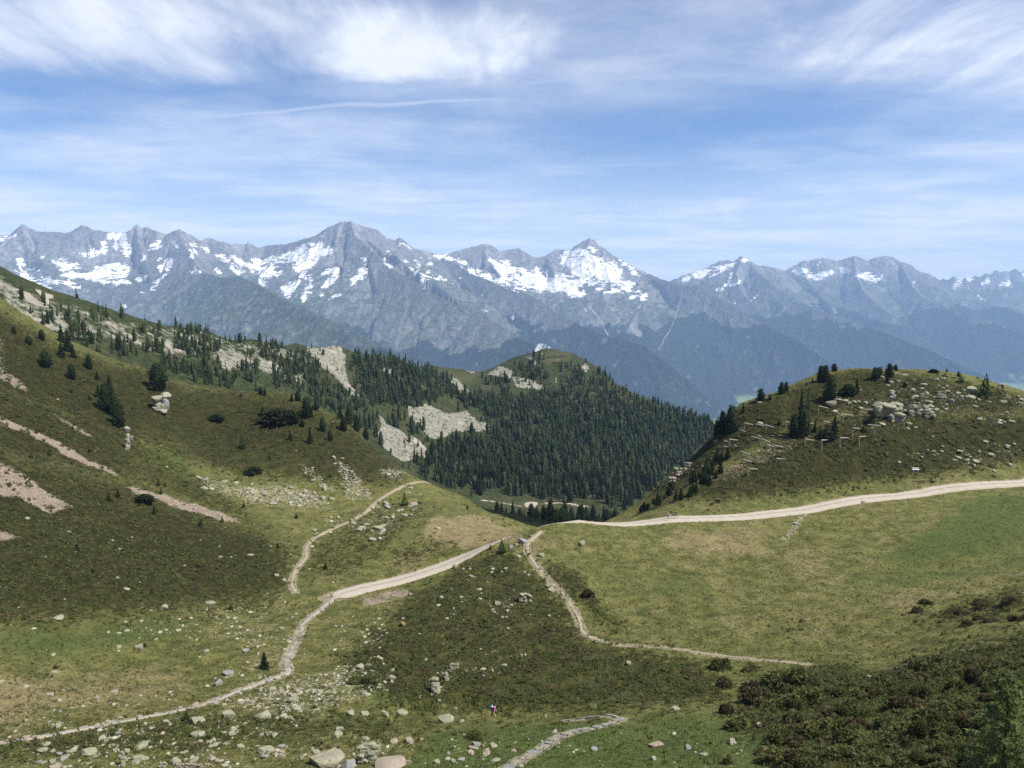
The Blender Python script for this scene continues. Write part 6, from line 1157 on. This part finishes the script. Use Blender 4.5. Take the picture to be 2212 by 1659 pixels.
kind(mesh_obj('heath', mesh_from('heath', np.vstack(VV), np.vstack(FF), np.clip(np.concatenate(SS), 0, 1), m_hs)), 'stuff')
print('HEATH', cnt)
# grass tufts on the nearer meadow
gx, gy = rh.uniform(-30, 2240, 24000), rh.uniform(1040, 1659, 24000); pr = (1 - HM.at(gx, gy)) * (1 - np.clip(MA['scree'].at(gx, gy) * 1.5, 0, 1))
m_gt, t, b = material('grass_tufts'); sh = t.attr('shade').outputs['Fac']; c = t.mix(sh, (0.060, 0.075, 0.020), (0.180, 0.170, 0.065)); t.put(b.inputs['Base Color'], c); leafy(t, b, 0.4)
VV, FF, SS = [], [], []; off = 0; cnt = 0
for i in np.nonzero(rh.random(24000) < pr * .8)[0]:
    q = hit(gx[i], gy[i], ground)
    if not q or q[0].length > 225 or rh.random() > min(1, (q[0].length / 120) ** 2 + .3): continue
    p = q[0]; vs = []; fs = []; w_ = rh.uniform(.10, .34); h = rh.uniform(.10, .30); k = rh.random()
    for j in range(4):
        a = rh.uniform(0, 6.28); x0, y0 = rh.normal() * w_ * .6, rh.normal() * w_ * .6; ca, sa = math.cos(a) * w_ * .3, math.sin(a) * w_ * .3
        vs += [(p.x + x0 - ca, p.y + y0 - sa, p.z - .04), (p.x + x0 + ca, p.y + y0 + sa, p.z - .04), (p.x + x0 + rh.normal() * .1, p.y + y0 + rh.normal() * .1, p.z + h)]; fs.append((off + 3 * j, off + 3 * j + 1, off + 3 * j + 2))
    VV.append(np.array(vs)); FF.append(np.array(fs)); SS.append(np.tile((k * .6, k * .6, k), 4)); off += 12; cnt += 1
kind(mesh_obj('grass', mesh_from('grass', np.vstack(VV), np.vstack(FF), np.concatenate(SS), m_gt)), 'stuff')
print('GRASS', cnt)

# the larch at the near edge: drooping feathery boughs
gp = drop(23.6, 34.5, ground)
m_larch2 = needle_mat('fresh_larch_needles', (0.028, 0.050, 0.016), (0.290, 0.360, 0.130))
def near_larch():
    r = np.random.default_rng(77); H = 5.6; root = empty('larch_tree', gp); tv = trunk_mesh('trunk', 0.10, 5.3); mesh_obj('trunk', tv, None, root)
    NV, NF, NS = [], [], []
    for k in range(46):
        h = 0.35 + 4.9 * (k / 45) ** 1.05; L = (1.0 - h / 5.9) * 2.2 * r.uniform(.7, 1.1) + .12; a = k * 2.4 + r.uniform(-.3, .3); d = np.array([math.cos(a), math.sin(a), 0]); pts_ = []
        for s in np.linspace(0, 1, 7): pts_.append(np.array([0, 0, h]) + d * L * s + np.array([0, 0, .35 * L * s - .55 * L * s * s + .18 * L * s ** 4]))
        bv, bf = [], []
        for j, q in enumerate(pts_):
            rr_ = .022 * (1 - .8 * j / 6)
            for m in range(4): bv.append(q + rr_ * np.array([-d[1] * math.cos(m * 1.57), d[0] * math.cos(m * 1.57), math.sin(m * 1.57)]))
        for j in range(6):
            for m in range(4): bf.append((j * 4 + m, j * 4 + (m + 1) % 4, j * 4 + 4 + (m + 1) % 4, j * 4 + 4 + m))
        me = fast_mesh('branch', np.array(bv), np.array(bf)); me.materials.append(m_bark); mesh_obj('branch', me, None, root)
        side_ = np.array([-d[1], d[0], 0])
        for j in range(int(46 * L) + 10):
            s = r.random() ** .7; i = min(5, int(s * 6)); q = pts_[i] + (pts_[i + 1] - pts_[i]) * (s * 6 - i); tw = side_ * r.normal() * .26 * (1.1 - s) * L + np.array([0, 0, -abs(r.normal()) * .10 + .04]); q = q + tw
            for _ in range(3):
                e = r.normal(size=3) + np.array([0, 0, .5]); e /= np.linalg.norm(e); w_ = np.cross(e, r.normal(size=3)); w_ /= np.linalg.norm(w_) + 1e-6; z = r.uniform(.14, .27); i0 = len(NV); kk_ = .12 + .8 * s ** 1.2 + .25 * r.random()  # inner shade painted into the colour: needles pale toward the bough tips
                NV += [q - w_ * z * .15, q + w_ * z * .15, q + e * z]; NF.append((i0, i0 + 1, i0 + 2)); NS += [kk_ * .8, kk_ * .8, kk_ + .1]
    mesh_obj('crown', mesh_from('crown', np.array(NV), np.array(NF), np.clip(np.array(NS), 0, 1), m_larch2), None, root)
    tag(root, 'feathery light green young larch in the near corner of the slope', 'tree')
near_larch()

# ------------------------------------------------------------------ people and animals
def skin_body(name, verts, edges, radii, cols, root_i=0, subdiv=2):
    me = bpy.data.meshes.new(name); me.from_pydata(verts, edges, []); o = bpy.data.objects.new(name, me); COL.objects.link(o)
    m = o.modifiers.new('skin', 'SKIN'); sv = me.skin_vertices[0].data
    for i, r in enumerate(radii): sv[i].radius = (r, r) if not isinstance(r, tuple) else r
    sv[root_i].use_root = True; m.use_smooth_shade = True
    s = o.modifiers.new('sub', 'SUBSURF'); s.levels = subdiv; s.render_levels = subdiv
    dg = bpy.context.evaluated_depsgraph_get(); ev = o.evaluated_get(dg); nm = bpy.data.meshes.new_from_object(ev); o.modifiers.clear(); old = o.data; o.data = nm; bpy.data.meshes.remove(old)
    nm.materials.clear()
    for c in cols[0]: nm.materials.append(c)
    for p in nm.polygons: p.material_index = cols[1](p.center); p.use_smooth = True
    return o
m_skin = plain('skin', (0.52, 0.34, 0.26), 0.6, 0.08); m_hair = plain('hair', (0.05, 0.035, 0.025), 0.7, 0.2); m_black = plain('black_cloth', (0.018, 0.018, 0.022), 0.9, 0.2); m_wht = plain('pale_cloth', (0.55, 0.53, 0.50), 0.9, 0.1); m_grey = plain('grey_cloth', (0.28, 0.27, 0.25), 0.9, 0.15)
m_pink = plain('pink_cloth', (0.72, 0.045, 0.16), 0.8, 0.1); m_blue = plain('blue_nylon', (0.035, 0.06, 0.22), 0.6, 0.15); m_lblue = plain('light_blue_nylon', (0.25, 0.42, 0.68), 0.6, 0.1); m_yel = plain('yellow_cloth', (0.55, 0.50, 0.12), 0.8, 0.1); m_shoe = plain('shoe_leather', (0.05, 0.04, 0.035), 0.7, 0.2)
def person(loc, face, hgt, shirt, legs, label, stride=0.25, lean=0.06, sleeves=True, pack=None, hair=m_hair, shorts=False, group=None, arms=0.25):
    k = hgt / 1.75; l = lean
    V = [(0, 0, .95), (0, l * .4, 1.12), (0, l * .8, 1.30), (0, l, 1.45), (0, l * 1.3, 1.53), (0, l * 1.6 + .015, 1.63), (0, l * 1.6 + .01, 1.72)]; R = [(.155, .115), (.14, .10), (.165, .115), (.13, .09), .055, (.085, .10), (.06, .07)]
    E = [(0, 1), (1, 2), (2, 3), (3, 4), (4, 5), (5, 6)]
    for s in (-1, 1):
        st = stride * s; i = len(V)
        V += [(.10 * s, 0, .88), (.105 * s, st * .45 + .05, .50), (.11 * s, st * .9 - (.10 if s < 0 else 0), .09), (.115 * s, st * .9 + .13 - (.10 if s < 0 else 0), .035)]; R += [.105, .066, .045, (.045, .035)]; E += [(0, i), (i, i + 1), (i + 1, i + 2), (i + 2, i + 3)]
        i = len(V); a = -st * arms / .25 * .6
        V += [(.19 * s, l, 1.41), (.235 * s, l + a * .35 - .02, 1.16), (.25 * s, l + a * .9 + .08, .93), (.25 * s, l + a + .11, .84)]; R += [.055, .043, .034, (.036, .022)]; E += [(3, i), (i, i + 1), (i + 1, i + 2), (i + 2, i + 3)]
        j = len(V)
        for q, (ox, ln) in enumerate(((-.03, .085), (-.012, .095), (.008, .09), (.026, .07))):   # fingers
            V += [(.25 * s + .003 * s, l + a + .11 + ox, .84 - ln * .6), (.25 * s - .012 * s, l + a + .115 + ox, .84 - ln)]; R += [.010, .008]; E += [(i + 3, j + 2 * q), (j + 2 * q, j + 2 * q + 1)]
        V.append((.225 * s, l + a + .15, .82)); R.append(.011); E.append((i + 3, len(V) - 1))
    def which(c):
        if c.z > 1.48: return 3 if (c.z > 1.665 or c.y < l * 1.6 - .035) and c.z > 1.55 else 2
        if abs(c.x) > .185 and c.z < 1.45: return 0 if (sleeves and c.z > 1.25) else 2
        if c.z < .09: return 4
        if c.z < .93: return 2 if (shorts and c.z < .48) else 1
        return 0
    root = empty('person', loc, face, k); body = skin_body('body', V, E, R, ([shirt, legs, m_skin, hair, m_shoe], which)); body.parent = root
    hr = bmesh.new(); bmesh.ops.create_uvsphere(hr, u_segments=14, v_segments=10, radius=.1)
    for v in list(hr.verts):
        v.co = (v.co.x * .93, v.co.y * 1.08, v.co.z * 1.12)
    bmesh.ops.delete(hr, geom=[v for v in hr.verts if v.co.z < -.055 or (v.co.y > .045 and v.co.z < .05)], context='VERTS')
    me = bpy.data.meshes.new('hair'); hr.to_mesh(me); hr.free(); o = mesh_obj('hair', me, hair, root); o.location = (0, l * 1.6 + .008, 1.665); so_ = o.modifiers.new('thick', 'SOLIDIFY'); so_.thickness = .012
    fc = bmesh.new(); bmesh.ops.create_cone(fc, cap_ends=True, segments=6, radius1=.018, radius2=.006, depth=.045, matrix=Matrix.Translation((0, l * 1.6 + .118, 1.635)) @ Matrix.Rotation(.9, 4, 'X')); me = bpy.data.meshes.new('nose'); fc.to_mesh(me); fc.free(); mesh_obj('nose', me, m_skin, root)
    for s in (-1, 1):
        e = bmesh.new(); bmesh.ops.create_icosphere(e, subdivisions=1, radius=.011); me = bpy.data.meshes.new('eye'); e.to_mesh(me); e.free(); q = mesh_obj('eye', me, m_hair, root); q.location = (.034 * s, l * 1.6 + .103, 1.66)
        e = bmesh.new(); bmesh.ops.create_icosphere(e, subdivisions=1, radius=.028); me = bpy.data.meshes.new('ear'); e.to_mesh(me); e.free(); q = mesh_obj('ear', me, m_skin, root); q.location = (.09 * s, l * 1.6 + .0, 1.645); q.scale = (.4, .7, 1)
    if pack:
        bp_ = bmesh.new(); bmesh.ops.create_cube(bp_, size=1)
        for v in bp_.verts: v.co = (v.co.x * .34 * (.85 if v.co.z > 0 else 1), v.co.y * .24 * (.7 if v.co.z > 0 else 1), v.co.z * .55)
        bmesh.ops.bevel(bp_, geom=bp_.edges[:], offset=.05, segments=2, affect='EDGES'); me = bpy.data.meshes.new('pack_body'); bp_.to_mesh(me); bp_.free()
        bag = empty('backpack', (0, l - .24, 1.24)); bag.parent = root; mesh_obj('pack_body', me, m_blue, bag)
        lid = bmesh.new(); bmesh.ops.create_cube(lid, size=1)
        for v in lid.verts: v.co = (v.co.x * .30, v.co.y * .24, v.co.z * .12 + .30)
        bmesh.ops.bevel(lid, geom=lid.edges[:], offset=.035, segments=2, affect='EDGES'); me = bpy.data.meshes.new('lid'); lid.to_mesh(me); lid.free(); mesh_obj('lid', me, m_lblue, bag)
        for s in (-1, 1):
            sv = [(.12 * s, .09, .24), (.13 * s, .22, .23), (.135 * s, .36, .08), (.13 * s, .30, -.12), (.13 * s, .10, -.20)]; bm = bmesh.new()
            prev = None
            for q in sv:
                ring = [bm.verts.new((q[0] + dx_, q[1], q[2] + dz_)) for dx_, dz_ in ((-.025, -.01), (.025, -.01), (.025, .01), (-.025, .01))]
                if prev:
                    for m in range(4): bm.faces.new((prev[m], prev[(m + 1) % 4], ring[(m + 1) % 4], ring[m]))
                prev = ring
            me = bpy.data.meshes.new('strap'); bm.to_mesh(me); bm.free(); mesh_obj('strap', me, m_blue, bag)
    return tag(root, label, 'person', group)
q = hit(1065, 1550, ground)[0]; g = drop(q.x, q.y + 0.9, ground)
person(g - Vector((0, 0, .42)), -1.25, 1.72, m_pink, m_yel, 'hiker in a pink top with a blue backpack climbing out of the hollow', .3, .14, True, True)
def road_pt(px, py):
    return hit(px, py, road)[0] if hit(px, py, road) else hit(px, py)[0]
person(road_pt(1443, 1124), -.3, 1.62, m_grey, m_wht, 'walker in pale grey clothes nearest the road edge', .18, .03, True, None, plain('fair_hair', (0.4, 0.33, 0.22), .7, .1), True)
person(road_pt(1449, 1119), -.2, 1.85, m_black, m_wht, 'tallest walker in a black top and light trousers on the gravel road', .28, .06, True)
person(road_pt(1460, 1120), -.9, 1.75, m_black, m_grey, 'walker in a black T-shirt striding at the right of the trio', .36, .05, True)
m_fleece = plain('black_fleece', (0.008, 0.008, 0.009), 0.95, 0.3, 12)
def sheep(px, py, ln, rz, head, label):
    p = hit(px, py, ground)[0]; s = ln
    V = [(-.36, 0, .46), (-.10, 0, .47), (.18, 0, .46), (.38, 0, .50), (.50, 0, .56 + head), (.60, 0, .57 + head * 1.6), (.72, 0, .53 + head * 2.0)]; R = [.15, .20, .19, .15, .095, .085, .05]; E = [(0, 1), (1, 2), (2, 3), (3, 4), (4, 5), (5, 6)]
    for x, i0, y in ((-.32, 0, .09), (-.32, 0, -.09), (.28, 2, .09), (.28, 2, -.09)):
        i = len(V); bk = .06 if x < 0 else 0
        V += [(x, y, .36), (x + (.05 if x < 0 else .02), y, .24), (x - bk, y, .15), (x - bk * .7, y, .02)]; R += [.085, .05, .032, .03]; E += [(i0, i), (i, i + 1), (i + 1, i + 2), (i + 2, i + 3)]
    for y in (-1, 1): V.append((.55, .12 * y, .60 + head * 1.4)); R.append(.022); E.append((5, len(V) - 1))
    V += [(-.46, 0, .46), (-.52, 0, .32)]; R += [.04, .025]; E += [(0, len(V) - 2), (len(V) - 2, len(V) - 1)]
    root = empty('animal', p, rz, s); o = skin_body('body', V, E, R, ([m_fleece], lambda c: 0), 1); o.parent = root
    return tag(root, label, 'animal')
sheep(1536.5, 1093, .95, .35, .02, 'smaller black woolly animal in the grass, nearer the road')
sheep(1550.5, 1087, 1.25, math.pi - .2, -.06, 'larger black woolly animal grazing uphill of the smaller one')

tot_ = 0
for o in S.objects:
    if o.type == 'MESH': tot_ += 0
um = {o.data.name: o.data for o in S.objects if o.type == 'MESH'}
TR = sum(sum(max(0, n - 2) for n in [len(p.vertices) for p in m.polygons]) if len(m.polygons) < 3000 else len(m.polygons) * (len(m.polygons[0].vertices) - 2) for m in um.values())
